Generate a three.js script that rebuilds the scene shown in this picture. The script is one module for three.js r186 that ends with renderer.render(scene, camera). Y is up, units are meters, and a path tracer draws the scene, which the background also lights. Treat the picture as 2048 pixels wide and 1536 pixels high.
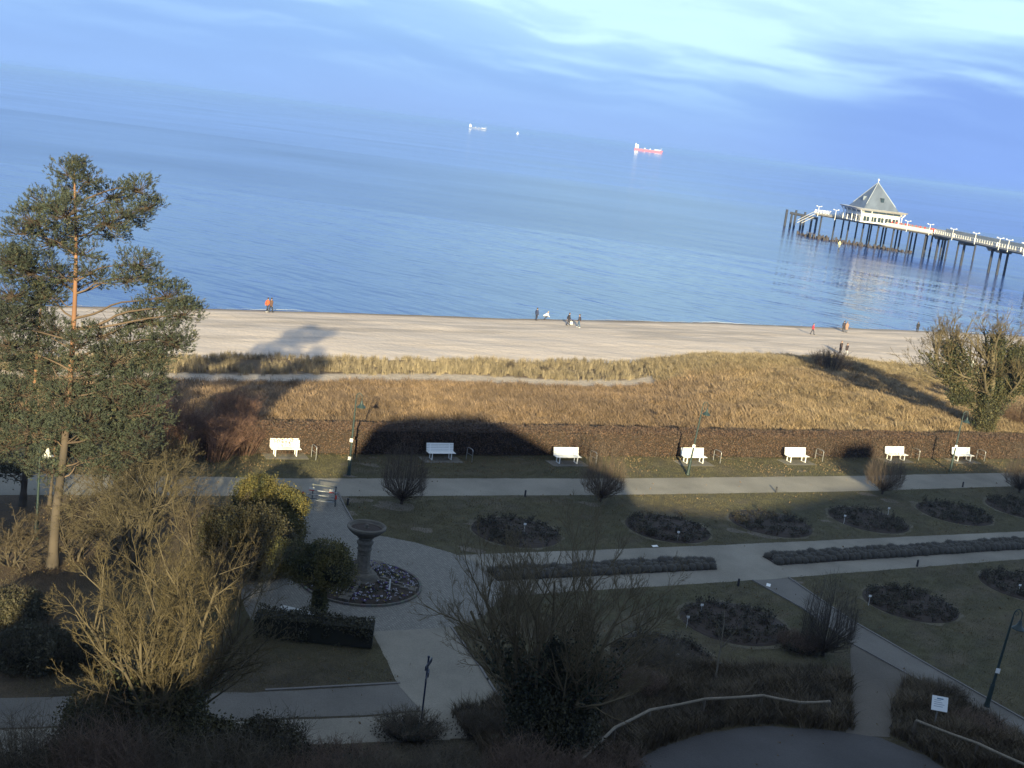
import * as THREE from 'three';

// ------------------------------------------------------------------ camera, sky, sun, exposure
const EXPOSURE = 2.4;
const EYE = 20, FPX = 2450, PITCH = -Math.atan(505 / FPX), ROLL = 7.2 * Math.PI / 180;
const scene = new THREE.Scene();
const camera = new THREE.PerspectiveCamera(2 * Math.atan(768 / FPX) * 180 / Math.PI, 4 / 3, 0.5, 70000);
camera.rotation.order = 'YXZ';
camera.position.set(0, EYE, 0);
camera.rotation.set(PITCH, 0, ROLL);
scene.add(camera);
const renderer = new THREE.WebGLRenderer({ antialias: true });
renderer.setSize(1024, 768);
renderer.toneMapping = THREE.LinearToneMapping;
renderer.toneMappingExposure = EXPOSURE;
renderer.shadowMap.enabled = true;

// ---- numbers
let seed = 1;
const rnd = () => { seed = (seed + 0x6D2B79F5) | 0; let t = Math.imul(seed ^ (seed >>> 15), 1 | seed); t = (t + Math.imul(t ^ (t >>> 7), 61 | t)) ^ t; return ((t ^ (t >>> 14)) >>> 0) / 4294967296; };
const R = (a, b) => a + (b - a) * rnd();
const reseed = s => { seed = s; };
const lerp = (a, b, t) => a + (b - a) * t;
const clamp = (x, a = 0, b = 1) => Math.min(b, Math.max(a, x));
const sstep = (a, b, x) => { const t = clamp((x - a) / (b - a)); return t * t * (3 - 2 * t); };
const hash = (x, y, s) => { let h = Math.imul(x, 374761393) + Math.imul(y, 668265263) + Math.imul(s, 2147483647 - 97); h = Math.imul(h ^ (h >>> 13), 1274126177); return ((h ^ (h >>> 16)) >>> 0) / 4294967296; };
function vnoise(x, y, s = 0, px = 0, py = 0) {               // value noise, periodic when px, py are given
  const xi = Math.floor(x), yi = Math.floor(y), fx = x - xi, fy = y - yi;
  const w = (a, p) => p ? ((a % p) + p) % p : a;
  const u = fx * fx * (3 - 2 * fx), v = fy * fy * (3 - 2 * fy);
  const a = hash(w(xi, px), w(yi, py), s), b = hash(w(xi + 1, px), w(yi, py), s), c = hash(w(xi, px), w(yi + 1, py), s), d = hash(w(xi + 1, px), w(yi + 1, py), s);
  return a + (b - a) * u + (c - a) * v + (a - b - c + d) * u * v;
}
function fbm(x, y, s = 0, oct = 4, px = 0, py = 0) {
  let a = 0.5, sum = 0, n = 0;
  for (let i = 0; i < oct; i++) { sum += a * vnoise(x, y, s + i * 17, px, py); n += a; a *= 0.55; x *= 2; y *= 2; px *= 2; py *= 2; }
  return sum / n;
}
const V = (x, y, z) => new THREE.Vector3(x, y, z);

const pavedOutlines = [];
// ---- where a line of sight meets level ground, used to survey the place
const SC = [Math.cos(ROLL), Math.sin(ROLL), Math.cos(PITCH), Math.sin(PITCH)];
function sight(px, py) {
  const x = (px - 1024) / FPX, y = -(py - 768) / FPX, X = SC[0] * x - SC[1] * y, Y = SC[1] * x + SC[0] * y;
  return V(X, SC[2] * Y + SC[3], SC[3] * Y - SC[2]);
}
function at(px, py, h = 0) { const r = sight(px, py), t = (h - EYE) / r.y; return V(r.x * t, h, r.z * t); }
function atDepth(px, py, dist) { const r = sight(px, py), t = dist / Math.hypot(r.x, r.z); return V(r.x * t, EYE + r.y * t, r.z * t); }
const flat = p => Math.hypot(p.x, p.z);

// ---- the sky: one computed dome of air and thin streaky cloud
const sunAz = -3.74 * Math.PI / 180, sunEl = 13.2 * Math.PI / 180;
const SUN = V(-Math.sin(sunAz) * Math.cos(sunEl), Math.sin(sunEl), Math.cos(sunAz) * Math.cos(sunEl));
function skyColor(az, el) {                                     // az from the view axis (right positive), el, in degrees
  const e = Math.max(el, 0);
  const stops = [[0, .335, .53, .96], [3, .33, .56, .98], [8, .38, .66, 1.02], [16, .34, .57, 1.06], [25, .36, .54, .95], [40, .36, .46, .62], [60, .31, .39, .5], [90, .3, .36, .47]];
  let k = 0; while (k < stops.length - 2 && e > stops[k + 1][0]) k++;
  const t = clamp((e - stops[k][0]) / (stops[k + 1][0] - stops[k][0]));
  const c = [1, 2, 3].map(i => lerp(stops[k][i], stops[k + 1][i], t));
  const A = az / 57.3 * 6;                                       // noise runs round the dome
  const w = fbm(A * 1.1 + 40, e * 0.30 - A * 0.1, 3, 3) - .5;
  const streak = fbm(A * 1.5 + 13, e * 1.5 + A * .9 + w * 2.2, 7, e > 30 ? 2 : 5);
  const wide = fbm(A * 0.55 + 3.2, e * 0.28 + A * .12 + 5, 11, 3);
  const veil = sstep(.44, .66, streak * .62 + wide * .42) * sstep(0.8, 4.5, e) * (1 - .6 * sstep(30, 70, e));
  // brighter thin cloud to the right of the view axis, bluer banks low down on both sides
  const bright = Math.exp(-(((az - 9) / 17) ** 2)) * sstep(2.2, 6.5, e + w * 2.4 - Math.max(0, az - 12) * .14);
  const low = sstep(6, 17, az) * (1 - sstep(3.0, 6.4, e + w * 2.4 + (streak - .5) * 3.6)) + sstep(-6, -16, az) * (1 - sstep(4.5, 8, e + w * 3)) * .75;
  const b = clamp(bright * (.86 + .8 * (streak - .40)) + veil * .5);
  const lit = [.72, 1.06, 1.16].map((v, i) => lerp(v, [.5, .62, .74][i], sstep(12, 28, e)));
  for (let i = 0; i < 3; i++) c[i] = lerp(c[i], lit[i], b * .85);
  const bank = az > 0 ? [.25, .425, .925] : [.315, .535, .985];
  for (let i = 0; i < 3; i++) c[i] = lerp(c[i], bank[i], clamp(low) * .85);
  const m = .95 + .10 * streak;
  return c.map(v => v * m / EXPOSURE);
}
{
  const w = 4096, h = 2048, d = new Float32Array(w * h * 4);
  for (let j = 0; j < h; j++) for (let i = 0; i < w; i++) {
    const el = ((j + .5) / h - .5) * 180, phi = ((i + .5) / w - .5) * 2 * Math.PI;
    let az = (phi + Math.PI / 2) * 57.29578; if (az > 180) az -= 360;
    if (el < -1) { const o = (j * w + i) * 4; d[o] = .07; d[o + 1] = .11; d[o + 2] = .2; d[o + 3] = 1; continue; }
    let c = skyColor(az, el);
    if (Math.abs(az) > 165) { const o = skyColor(az > 0 ? az - 360 : az + 360, el), t = (Math.abs(az) - 165) / 30; c = c.map((v, n) => lerp(v, o[n], t)); }
    const o = (j * w + i) * 4; d[o] = c[0]; d[o + 1] = c[1]; d[o + 2] = c[2]; d[o + 3] = 1;
  }
  const sky = new THREE.DataTexture(d, w, h, THREE.RGBAFormat, THREE.FloatType);
  sky.mapping = THREE.EquirectangularReflectionMapping; sky.magFilter = THREE.LinearFilter; sky.minFilter = THREE.LinearFilter; sky.needsUpdate = true;
  scene.background = sky; scene.environment = sky;
}
const sun = new THREE.DirectionalLight(new THREE.Color().setRGB(1, .86, .52), 5);
sun.position.copy(SUN).multiplyScalar(150).add(V(10, 0, -90)); sun.target.position.set(10, 0, -90);
sun.castShadow = true; sun.shadow.mapSize.set(4096, 4096);
Object.assign(sun.shadow.camera, { left: -130, right: 130, top: 130, bottom: -130, near: 1, far: 700 });
scene.add(sun, sun.target);
scene.fog = new THREE.FogExp2(0x8fb8fc, .00010);

// ------------------------------------------------------------------ helpers
const used = {};
const numbered = n => { const k = used[n] = (used[n] ?? -1) + 1; return k ? `${n}_${String(k).padStart(3, '0')}` : n; };
function tag(o, label, category, group) { o.userData.label = label; o.userData.category = category; if (group) o.userData.group = group; return o; }
function thing(name, label, category, pos = V(0, 0, 0), turn = 0, group) {
  const o = new THREE.Group(); o.name = numbered(name); o.position.copy(pos); o.rotation.y = turn; scene.add(o);
  return tag(o, label, category, group);
}
function copyOf(o, label, pos, turn) { const c = o.clone(); c.name = numbered(o.name.replace(/_\d+$/, '')); scene.add(c); c.userData = { ...o.userData, label }; if (pos) c.position.copy(pos); if (turn !== undefined) c.rotation.y = turn; return c; }
const rgb = (r, g, b) => new THREE.Color().setRGB(r, g, b);
function mat(r, g, b, roughness = .85, extra = {}) { return new THREE.MeshStandardMaterial({ color: rgb(r, g, b), roughness, ...extra }); }
const vmat = (roughness = .9, extra = {}) => new THREE.MeshStandardMaterial({ vertexColors: true, roughness, ...extra });

class Geo {                                                     // collects triangles with colours; build() makes ONE mesh
  constructor() { this.p = []; this.n = []; this.c = []; this.i = []; this.u = []; }
  vert(x, y, z, nx, ny, nz, c) { this.p.push(x, y, z); this.n.push(nx, ny, nz); this.c.push(c[0], c[1], c[2]); return this.p.length / 3 - 1; }
  tri(a, b, c, col) {
    const ux = b.x - a.x, uy = b.y - a.y, uz = b.z - a.z, vx = c.x - a.x, vy = c.y - a.y, vz = c.z - a.z;
    let nx = uy * vz - uz * vy, ny = uz * vx - ux * vz, nz = ux * vy - uy * vx; const l = Math.hypot(nx, ny, nz) || 1; nx /= l; ny /= l; nz /= l;
    const s = this.vert(a.x, a.y, a.z, nx, ny, nz, col); this.vert(b.x, b.y, b.z, nx, ny, nz, col); this.vert(c.x, c.y, c.z, nx, ny, nz, col); this.i.push(s, s + 1, s + 2); return this;
  }
  quad(a, b, c, d, col) { this.tri(a, b, c, col); this.tri(a, c, d, col); return this; }
  leaf(p, size, col, up = 0) {                                    // a small random leaf of two triangles
    let ax = R(-1, 1), ay = R(-1, 1), az = R(-1, 1), l = Math.hypot(ax, ay, az) || 1; ax /= l; ay /= l; az /= l;
    let bx = R(-1, 1), by = R(-1, 1) + up, bz = R(-1, 1); const dt = ax * bx + ay * by + az * bz; bx -= ax * dt; by -= ay * dt; bz -= az * dt; l = Math.hypot(bx, by, bz) || 1; bx /= l; by /= l; bz /= l;
    const s = size, q = size * .6;
    const A = { x: p.x - ax * s, y: p.y - ay * s, z: p.z - az * s }, B = { x: p.x + bx * q, y: p.y + by * q, z: p.z + bz * q }, C = { x: p.x + ax * s, y: p.y + ay * s, z: p.z + az * s }, D = { x: p.x - bx * q, y: p.y - by * q, z: p.z - bz * q };
    return this.quad(A, B, C, D, col);
  }
  tube(pts, radii, sides, col, cap = false) {
    let prev = null; const n = pts.length;
    let t = V(0, 0, 0), up = V(.37, .21, .91), a = V(0, 0, 0), b = V(0, 0, 0);
    for (let k = 0; k < n; k++) {
      t.subVectors(pts[Math.min(k + 1, n - 1)], pts[Math.max(k - 1, 0)]).normalize();
      if (Math.abs(t.dot(up)) > .95) up.set(.91, .1, -.4);
      a.crossVectors(t, up).normalize(); b.crossVectors(t, a);
      const r = radii[k], cc = Array.isArray(col[0]) ? col[k] : col, base = this.p.length / 3;
      for (let s = 0; s < sides; s++) { const q = s / sides * 6.28319, cx = Math.cos(q), sx = Math.sin(q), nx = a.x * cx + b.x * sx, ny = a.y * cx + b.y * sx, nz = a.z * cx + b.z * sx; this.vert(pts[k].x + nx * r, pts[k].y + ny * r, pts[k].z + nz * r, nx, ny, nz, cc); }
      if (prev !== null) for (let s = 0; s < sides; s++) { const s2 = (s + 1) % sides; this.i.push(prev + s, prev + s2, base + s, prev + s2, base + s2, base + s); }
      prev = base;
    }
    if (cap) for (const [k, w] of [[0, -1], [n - 1, 1]]) {
      const c0 = pts[k], d = V(0, 0, 0).subVectors(pts[Math.min(k + 1, n - 1)], pts[Math.max(k - 1, 0)]).normalize().multiplyScalar(w), cc = Array.isArray(col[0]) ? col[k] : col;
      const m = this.vert(c0.x, c0.y, c0.z, d.x, d.y, d.z, cc), base = (k === 0 ? this.p.length / 3 - 1 - n * sides : 0);
      const start = k === 0 ? m - n * sides : m - 1 - sides;
      for (let s = 0; s < sides; s++) { const i0 = start + s, i1 = start + (s + 1) % sides; this.i.push(m, i0, i1); }
    }
    return this;
  }
  bar(a, b, r, col, sides = 6) { return this.tube([a, b], [r, r], sides, col, true); }
  box(cx, cy, cz, sx, sy, sz, col = [1, 1, 1], m) {
    const g = new THREE.BoxGeometry(sx, sy, sz); g.translate(cx, cy, cz); return this.add(g, m, col);
  }
  add(g, m, col = [1, 1, 1]) {
    if (m) { g = g.clone(); g.applyMatrix4(m); }
    const base = this.p.length / 3, P = g.attributes.position, N = g.attributes.normal;
    for (let k = 0; k < P.count; k++) this.vert(P.getX(k), P.getY(k), P.getZ(k), N.getX(k), N.getY(k), N.getZ(k), col);
    if (g.index) for (let k = 0; k < g.index.count; k++) this.i.push(base + g.index.getX(k)); else for (let k = 0; k < P.count; k++) this.i.push(base + k);
    return this;
  }
  geometry() {
    const g = new THREE.BufferGeometry();
    g.setAttribute('position', new THREE.Float32BufferAttribute(this.p, 3)); g.setAttribute('normal', new THREE.Float32BufferAttribute(this.n, 3));
    g.setAttribute('color', new THREE.Float32BufferAttribute(this.c, 3)); g.setIndex(this.i);
    const uv = new Float32Array(this.p.length / 3 * 2); for (let k = 0; k < uv.length / 2; k++) { uv[2 * k] = this.p[3 * k] + this.p[3 * k + 2] * .7; uv[2 * k + 1] = this.p[3 * k + 1] + this.p[3 * k + 2] * .3; }
    g.setAttribute('uv', new THREE.Float32BufferAttribute(uv, 2));
    return g;
  }
  build(name, material, parent = scene) { return part(name, this.geometry(), material, parent); }
}
function part(name, geometry, material, parent) {
  const m = new THREE.Mesh(geometry, material); m.name = parent === scene ? numbered(name) : name; m.castShadow = m.receiveShadow = true; parent.add(m); return m;
}
function tex(size, fn, repeat, srgb = true) {                   // fn(u, v, i, j) -> [r, g, b] 0..1 (sRGB when srgb)
  const d = new Uint8Array(size * size * 4);
  for (let j = 0; j < size; j++) for (let i = 0; i < size; i++) { const c = fn(i / size, j / size, i, j), o = (j * size + i) * 4; for (let k = 0; k < 3; k++) d[o + k] = clamp(c[k]) * 255; d[o + 3] = 255; }
  const t = new THREE.DataTexture(d, size, size); t.wrapS = t.wrapT = THREE.RepeatWrapping; t.magFilter = THREE.LinearFilter; t.minFilter = THREE.LinearMipmapLinearFilter; t.generateMipmaps = true;
  if (srgb) t.colorSpace = THREE.SRGBColorSpace; if (repeat) t.repeat.set(1 / repeat, 1 / repeat); t.needsUpdate = true; return t;
}
const grey = v => [v, v, v];

// shared relief and tint maps (white-based: multiply the base colour)
const grainMap = tex(512, (u, v) => { const f = fbm(u * 16, v * 16, 21, 5, 16, 16), g = fbm(u * 128, v * 128, 5, 2, 128, 128); return grey(.66 + .22 * f + .28 * (g - .3)); }, 5);
const grainBump = tex(512, (u, v) => grey(fbm(u * 96, v * 96, 31, 3, 96, 96)), 4, false);
const sandMap = tex(1024, (u, v) => { const f = fbm(u * 5, v * 24, 41, 4, 5, 24), g = fbm(u * 200, v * 200, 42, 2, 200, 200), tr = fbm(u * 3, v * 60, 44, 2, 3, 60); return grey(.82 + .12 * f + .08 * g + .06 * (tr - .5)); }, 30);
const sandBump = tex(512, (u, v) => grey(.6 * fbm(u * 40, v * 40, 51, 3, 40, 40) + .4 * fbm(u * 12, v * 12, 55, 2, 12, 12)), 12, false);
const paveMap = tex(512, (u, v, i, j) => { const f = fbm(u * 8, v * 8, 61, 5, 8, 8), g = hash(i, j, 5); const st = fbm(u * 3, v * 3, 63, 3, 3, 3); return grey(.66 + .2 * f + .14 * st + .1 * (g - .5)); }, 13);
const cobbleMap = tex(512, (u, v) => {                          // small setts, 12 cm; below the size at which single stones show
  const n = 32, row = Math.floor(v * n), uu = u * n + (row % 2) * .5, ci = Math.floor(uu) % n, fu = uu - Math.floor(uu), fv = v * n - row;
  const e = Math.min(fu, 1 - fu, fv, 1 - fv), tone = .74 + .14 * hash(ci, row, 9) + .1 * fbm(u * 6, v * 6, 12, 3, 6, 6); return grey(e < .07 ? .66 : tone); }, 4);
const cobbleBump = tex(512, (u, v) => { const n = 32, row = Math.floor(v * n), uu = u * n + (row % 2) * .5, fu = uu - Math.floor(uu), fv = v * n - row; return grey(sstep(0, .2, Math.min(fu, 1 - fu, fv, 1 - fv))); }, 4, false);

// a mottle for vertex colours on big ground sheets
function sheet(name, nu, nv, f, colour, material, parent = scene) {  // f(u, v) -> Vector3; colour(p, u, v) -> [r,g,b]
  const P = [], C = [], U = [], I = [];
  for (let j = 0; j <= nv; j++) for (let i = 0; i <= nu; i++) { const p = f(i / nu, j / nv), c = colour(p, i / nu, j / nv); P.push(p.x, p.y, p.z); C.push(...c); U.push(p.x, p.z); }
  for (let j = 0; j < nv; j++) for (let i = 0; i < nu; i++) { const a = j * (nu + 1) + i, b = a + 1, c = a + nu + 1, d = c + 1; I.push(a, b, c, b, d, c); }
  const g = new THREE.BufferGeometry(); g.setAttribute('position', new THREE.Float32BufferAttribute(P, 3)); g.setAttribute('color', new THREE.Float32BufferAttribute(C, 3)); g.setAttribute('uv', new THREE.Float32BufferAttribute(U, 2)); g.setIndex(I); g.computeVertexNormals();
  const N = g.attributes.normal; if (N.getY(0) < 0) { for (let k = 0; k < I.length; k += 3) { const t = I[k]; I[k] = I[k + 1]; I[k + 1] = t; } g.setIndex(I); g.computeVertexNormals(); }
  const m = part(name, g, material, parent); if (parent === scene) m.userData.kind = 'structure'; return m;
}
// a flat paved area from a surveyed outline, its edge slightly uneven
function area(name, pts, y, material, wob = .03, parent = scene) {
  if (name !== 'bare_ground') pavedOutlines.push(pts);
  const out = [];
  for (let k = 0; k < pts.length; k++) { const a = pts[k], b = pts[(k + 1) % pts.length], L = Math.hypot(b.x - a.x, b.z - a.z), n = Math.max(1, Math.min(80, Math.round(L / .5))); for (let s = 0; s < n; s++) { const x = lerp(a.x, b.x, s / n), z = lerp(a.z, b.z, s / n); out.push(new THREE.Vector2(x + (fbm(x * 2.1, z * 2.1, 71, 2) - .5) * wob * 4, -(z + (fbm(x * 2.1, z * 2.1, 73, 2) - .5) * wob * 4))); } }
  const g = new THREE.ShapeGeometry(new THREE.Shape(out)); g.rotateX(-Math.PI / 2); g.translate(0, y, 0);
  const m = part(name, g, material, parent); m.castShadow = false; m.userData.kind = 'structure'; return m;
}

// ------------------------------------------------------------------ terrain
const pw = (x, pts) => { let k = 0; while (k < pts.length - 2 && x > pts[k + 1][0]) k++; const [a, b] = [pts[k], pts[k + 1]]; return a[1] + (b[1] - a[1]) * (x - a[0]) / (b[0] - a[0]); };
const zHedge = x => -74.5 - .462 * x;                          // foot of the hedge, landward side
const zTrack = x => -112.6 - .57 * x + .7 * Math.sin(x * .21) + (fbm(x * .13, 2, 77, 2) - .5) * 1.4;     // sandy footpath between the dune and the marram strip
const zEdge = x => -126.6 - .62 * x + (fbm(x * .35, 7, 78, 3) - .5) * 2.2;
const zShore = x => pw(x, [[-150, -62], [-56.4, -130.9], [-38.2, -144.5], [-21.7, -155.1], [-2.8, -166.8], [27.6, -187.9], [65.3, -210.6], [92.5, -225.3], [240, -312]]);
const SEA = -5.4;
function land(x, z) {
  const d = (zHedge(x) - 1.6) - z, L = (zHedge(x) - 1.6) - zTrack(x), E = (zHedge(x) - 1.6) - zEdge(x), S = (zHedge(x) - 1.6) - zShore(x);
  const mound = sstep(10, 23, x) * (1 - .75 * sstep(36, 47, x));
  const a = lerp(-.3, .25, mound), b = lerp(-2.9, -.95, mound), c = lerp(-3.25, -2.3, mound);
  let y;
  if (d < 0) y = 0;
  else if (d < 8) y = lerp(0, a, sstep(0, 8, d));
  else if (d < L - 1.2) y = lerp(a, b, sstep(8, L - 1.2, d));
  else if (d < L + 1.2) y = b;
  else if (d < E - 2.5) y = lerp(b, c, sstep(L + 1.2, E - 2.5, d));
  else if (d < E + 1) y = lerp(c, -4, sstep(E - 2.5, E + 1, d));
  else y = lerp(-4, SEA, clamp((d - E - 1) / (S - E - 1)) ** 1.25) - Math.max(0, d - S) * .09;
  const rough = sstep(0, 5, d) * (1 - sstep(L - 3, L - 1, d) * .9);
  const beach = sstep(E, E + 3, d) * (1 - sstep(S - 6, S, d));
  return y + (fbm(x * .22, z * .22, 81, 4) - .45) * .9 * rough * (.7 + mound) + (fbm(x * .09, z * .16, 83, 3) - .5) * .35 * beach;
}
const ground3 = (px, py) => { let h = 0, p; for (let k = 0; k < 40; k++) { p = at(px, py, h); h = lerp(h, land(p.x, p.z), .5); } p.y = land(p.x, p.z); return p; };

// park ground: one big lawn sheet up to the hedge and far round behind the houses
const lawnMat = new THREE.MeshStandardMaterial({ vertexColors: true, roughness: .95, map: grainMap, bumpMap: grainBump, bumpScale: .03 });
const woodEdge = (x, z) => sstep(-9, -17, x + (z + 50) * .25 + (fbm(x * .2, z * .2, 91, 3) - .5) * 5) * sstep(-60.5, -57, z - .45 * -(x + 10) * 0 + 0);
sheet('lawn', 330, 190, (u, v) => { const x = lerp(-130, 170, u ** 1), z0 = zHedge(x) - 1.6; return V(x, 0, lerp(z0, 60, v ** 1.6)); }, (p) => {
  const n = fbm(p.x * .25, p.z * .25, 93, 4), m = fbm(p.x * 1.4, p.z * 1.4, 95, 3), w = woodEdge(p.x, p.z), near = sstep(-45, -40, p.z + (n - .5) * 6);
  const grass = [lerp(.080, .130, n), lerp(.078, .105, n), lerp(.032, .050, n)]
    .map((c, k) => c * (.62 + .76 * m)).map((c, k) => lerp(c, [.15, .12, .075][k] * (.7 + .5 * m), sstep(.58, .70, fbm(p.x * .55 + 4, p.z * .8, 205, 4)) * .75));
  const litter = [.13, .085, .045].map(c => c * (.6 + .7 * m)), rough = [.085, .065, .04].map(c => c * (.6 + .8 * m));
  return grass.map((g, k) => lerp(lerp(g, rough[k], near * .8), litter[k], w));
}, lawnMat);
// the land seaward of the hedge
const duneMat = new THREE.MeshStandardMaterial({ vertexColors: true, roughness: 1, map: grainMap, bumpMap: grainBump, bumpScale: .12 });
sheet('dune', 360, 110, (u, v) => { const x = lerp(-110, 150, u), z = lerp(zHedge(x) - 1.6, zEdge(x) - 1.2, v); return V(x, land(x, z), z); }, p => {
  const n = fbm(p.x * .3, p.z * .3, 97, 4), m = fbm(p.x * 1.7, p.z * 1.7, 98, 3), tr = 1 - sstep(1.2, 2.3, Math.abs(p.z - zTrack(p.x)) + (m - .5) * 1.6);
  const keep = tr * (1 - sstep(17, 24, p.x + (m - .5) * 5));
  const scrub = [lerp(.15, .22, n), lerp(.10, .15, n), lerp(.06, .085, n)].map(c => c * (.65 + .7 * m)), sand = [.78, .65, .52].map(c => c * (.85 + .3 * m));
  return scrub.map((s, k) => lerp(s, sand[k], keep));
}, duneMat);
const beachMat = new THREE.MeshStandardMaterial({ vertexColors: true, roughness: .95, map: sandMap, bumpMap: sandBump, bumpScale: .10 });
sheet('beach', 300, 190, (u, v) => { const x = lerp(-150, 240, u), z = lerp(zEdge(x) - 1.2, zShore(x) - 30, v); return V(x, land(x, z), z); }, p => {
  const d = p.z - zShore(p.x), n = fbm(p.x * .12 + p.z * .05, p.z * .35 + p.x * .22, 99, 4), wet = 1 - sstep(.2, 3.6, d + (n - .5) * 3.4), damp = sstep(.46, .68, n) * .24 * (1 - sstep(26, 40, d)) + .16 * sstep(.47, .53, fbm(p.x * .03, d * .55 + p.x * .02, 195, 3)) * (1 - sstep(10, 30, d));
  const trk = Math.exp(-(((d - 30 + 2 * fbm(p.x * .05, 2, 201, 2)) / .5) ** 2)) + .7 * Math.exp(-(((d - 27.6 + 2 * fbm(p.x * .05, 2, 201, 2)) / .5) ** 2)) + .6 * Math.exp(-(((d - 9 + 5 * fbm(p.x * .08, 4, 203, 3)) / .7) ** 2)) * sstep(.35, .6, fbm(p.x * .2, 9, 204, 2));
  const dry = [.80, .66, .54].map(c => c * (1 - .13 * clamp(trk))), w = [.17, .13, .1];
  return dry.map((c, k) => lerp(c * (.88 + .24 * n) * (1 - damp), w[k], wet * .85));
}, beachMat);
// wind blown sand on the beach keeps the marks of the last tide: a darker wrack line
// sea
const waveTex = (() => {
  const n = 1024, W = []; reseed(77);
  for (let k = 0; k < 46; k++) { const kk = Math.round(2 + 40 * rnd() ** 1.7), th = 2.15 + R(-.45, .45) + (rnd() < .25 ? R(-1, 1) : 0); const kx = Math.round(kk * Math.cos(th)), ky = Math.round(kk * Math.sin(th)); const q = Math.hypot(kx, ky) || 1; W.push([kx, ky, R(0, 6.28), .9 / q ** .95]); }
  const h = new Float32Array(n * n); let lo = 1e9, hi = -1e9;
  const cs = W.map(([kx, ky, ph, a]) => [kx, ky, ph, a]);
  for (let j = 0; j < n; j++) for (let i = 0; i < n; i++) { let s = 0; for (const [kx, ky, ph, a] of cs) s += a * Math.cos(6.2831853 * (kx * i + ky * j) / n + ph); h[j * n + i] = s; lo = Math.min(lo, s); hi = Math.max(hi, s); }
  const d = new Uint8Array(n * n * 4); for (let k = 0; k < n * n; k++) { const v = (h[k] - lo) / (hi - lo); d[4 * k] = d[4 * k + 1] = d[4 * k + 2] = v * 255; d[4 * k + 3] = 255; }
  const t = new THREE.DataTexture(d, n, n); t.wrapS = t.wrapT = THREE.RepeatWrapping; t.magFilter = THREE.LinearFilter; t.repeat.set(1 / 46, 1 / 46); t.needsUpdate = true; return t;
})();
const seaRough = tex(512, (u, v) => { const f = fbm(u * 6, v * 10, 111, 4, 6, 10); return [1, .35 + .65 * f, 0]; }, 700, false);
const seaMat = new THREE.MeshPhysicalMaterial({ color: rgb(.026, .07, .26), roughness: .13, ior: 1.33, bumpMap: waveTex, bumpScale: .24, roughnessMap: seaRough });
{
  // rings of the same water: the chop is drawn full strength nearby and smooths with distance
  const rings = [-60, 330, 500, 750, 1150, 1800, 3000, 6000, 45000], P = [], U = [], N = [], I = [], g = new THREE.BufferGeometry(), mats = [];
  for (let k = 0; k < rings.length - 1; k++) {
    const b = P.length / 3, w = k < 4 ? 4000 : 45000, z0 = -rings[k], z1 = -rings[k + 1], start = I.length;
    for (const [x, z] of [[-45000, z0], [45000, z0], [-45000, z1], [45000, z1]]) { P.push(x, SEA, z); U.push(x, z); N.push(0, 1, 0); }
    I.push(b, b + 1, b + 2, b + 1, b + 3, b + 2); g.addGroup(start, 6, k);
    const m = seaMat.clone(); m.bumpScale = [.22, .17, .125, .085, .06, .045, .03, .02][k]; m.roughness = [.15, .24, .22, .14, .11, .10, .09, .08][k]; mats.push(m);
  }
  g.setAttribute('position', new THREE.Float32BufferAttribute(P, 3)); g.setAttribute('normal', new THREE.Float32BufferAttribute(N, 3)); g.setAttribute('uv', new THREE.Float32BufferAttribute(U, 2)); g.setIndex(I);
  const s = part('sea', g, mats, scene); s.userData.kind = 'structure'; s.castShadow = false;
  // thin broken line of foam where the ripples run out on the sand
  const f = new Geo(); reseed(88);
  for (let x = -75; x < 110; x += .5) { const n = fbm(x * .16, 4, 191, 4); if (n < .5) continue; const zz = q => zShore(q) - .3 + (fbm(q * .5, 1, 193, 3) - .5) * 1.6, wd = (n - .5) * 2.2; f.quad(V(x, SEA + .03, zz(x)), V(x + .5, SEA + .03, zz(x + .5)), V(x + .5, SEA + .03, zz(x + .5) - wd), V(x, SEA + .03, zz(x) - wd), [1, 1, 1]); }
  const fm = f.build('foam', mat(.72, .74, .75, .8)); fm.userData.kind = 'structure';
}

// ------------------------------------------------------------------ paths and paved areas
let lawnSpots, lawnBlade; const paved = [];
const gravel = new THREE.MeshStandardMaterial({ color: rgb(.36, .33, .27), roughness: .95, map: paveMap, bumpMap: grainBump, bumpScale: .01 });
const setts = new THREE.MeshStandardMaterial({ color: rgb(.30, .285, .25), roughness: .9, map: cobbleMap, bumpMap: cobbleBump, bumpScale: .012 });
const asphalt = new THREE.MeshStandardMaterial({ color: rgb(.105, .10, .10), roughness: .95, map: paveMap, bumpMap: grainBump, bumpScale: .01 });
const greyPath = new THREE.MeshStandardMaterial({ color: rgb(.22, .205, .18), roughness: .95, map: paveMap, bumpMap: grainBump, bumpScale: .01 });
const ext = (a, b, d) => { const l = Math.hypot(b.x - a.x, b.z - a.z); return V(b.x + (b.x - a.x) / l * d, 0, b.z + (b.z - a.z) / l * d); };
const A = list => list.map(([x, y]) => at(x, y, 0));
function band(name, top, bottom, y, m, before = 0, after = 0) {
  const t = A(top), b = A(bottom);
  if (before) { t.unshift(ext(t[1], t[0], before)); b.unshift(ext(b[1], b[0], before)); }
  if (after) { t.push(ext(t.at(-2), t.at(-1), after)); b.push(ext(b.at(-2), b.at(-1), after)); }
  return area(name, [...t, ...b.reverse()], y, m);
}
band('promenade', [[0, 946], [600, 957], [1240, 957], [1700, 952], [2048, 945]], [[0, 990], [680, 993], [1240, 990], [1700, 983], [2048, 972]], .006, gravel, 70, 60);
band('garden_path', [[915, 1110], [1400, 1092], [2048, 1063]], [[1005, 1192], [1520, 1160], [2048, 1118]], .005, gravel, 0, 60);
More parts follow.
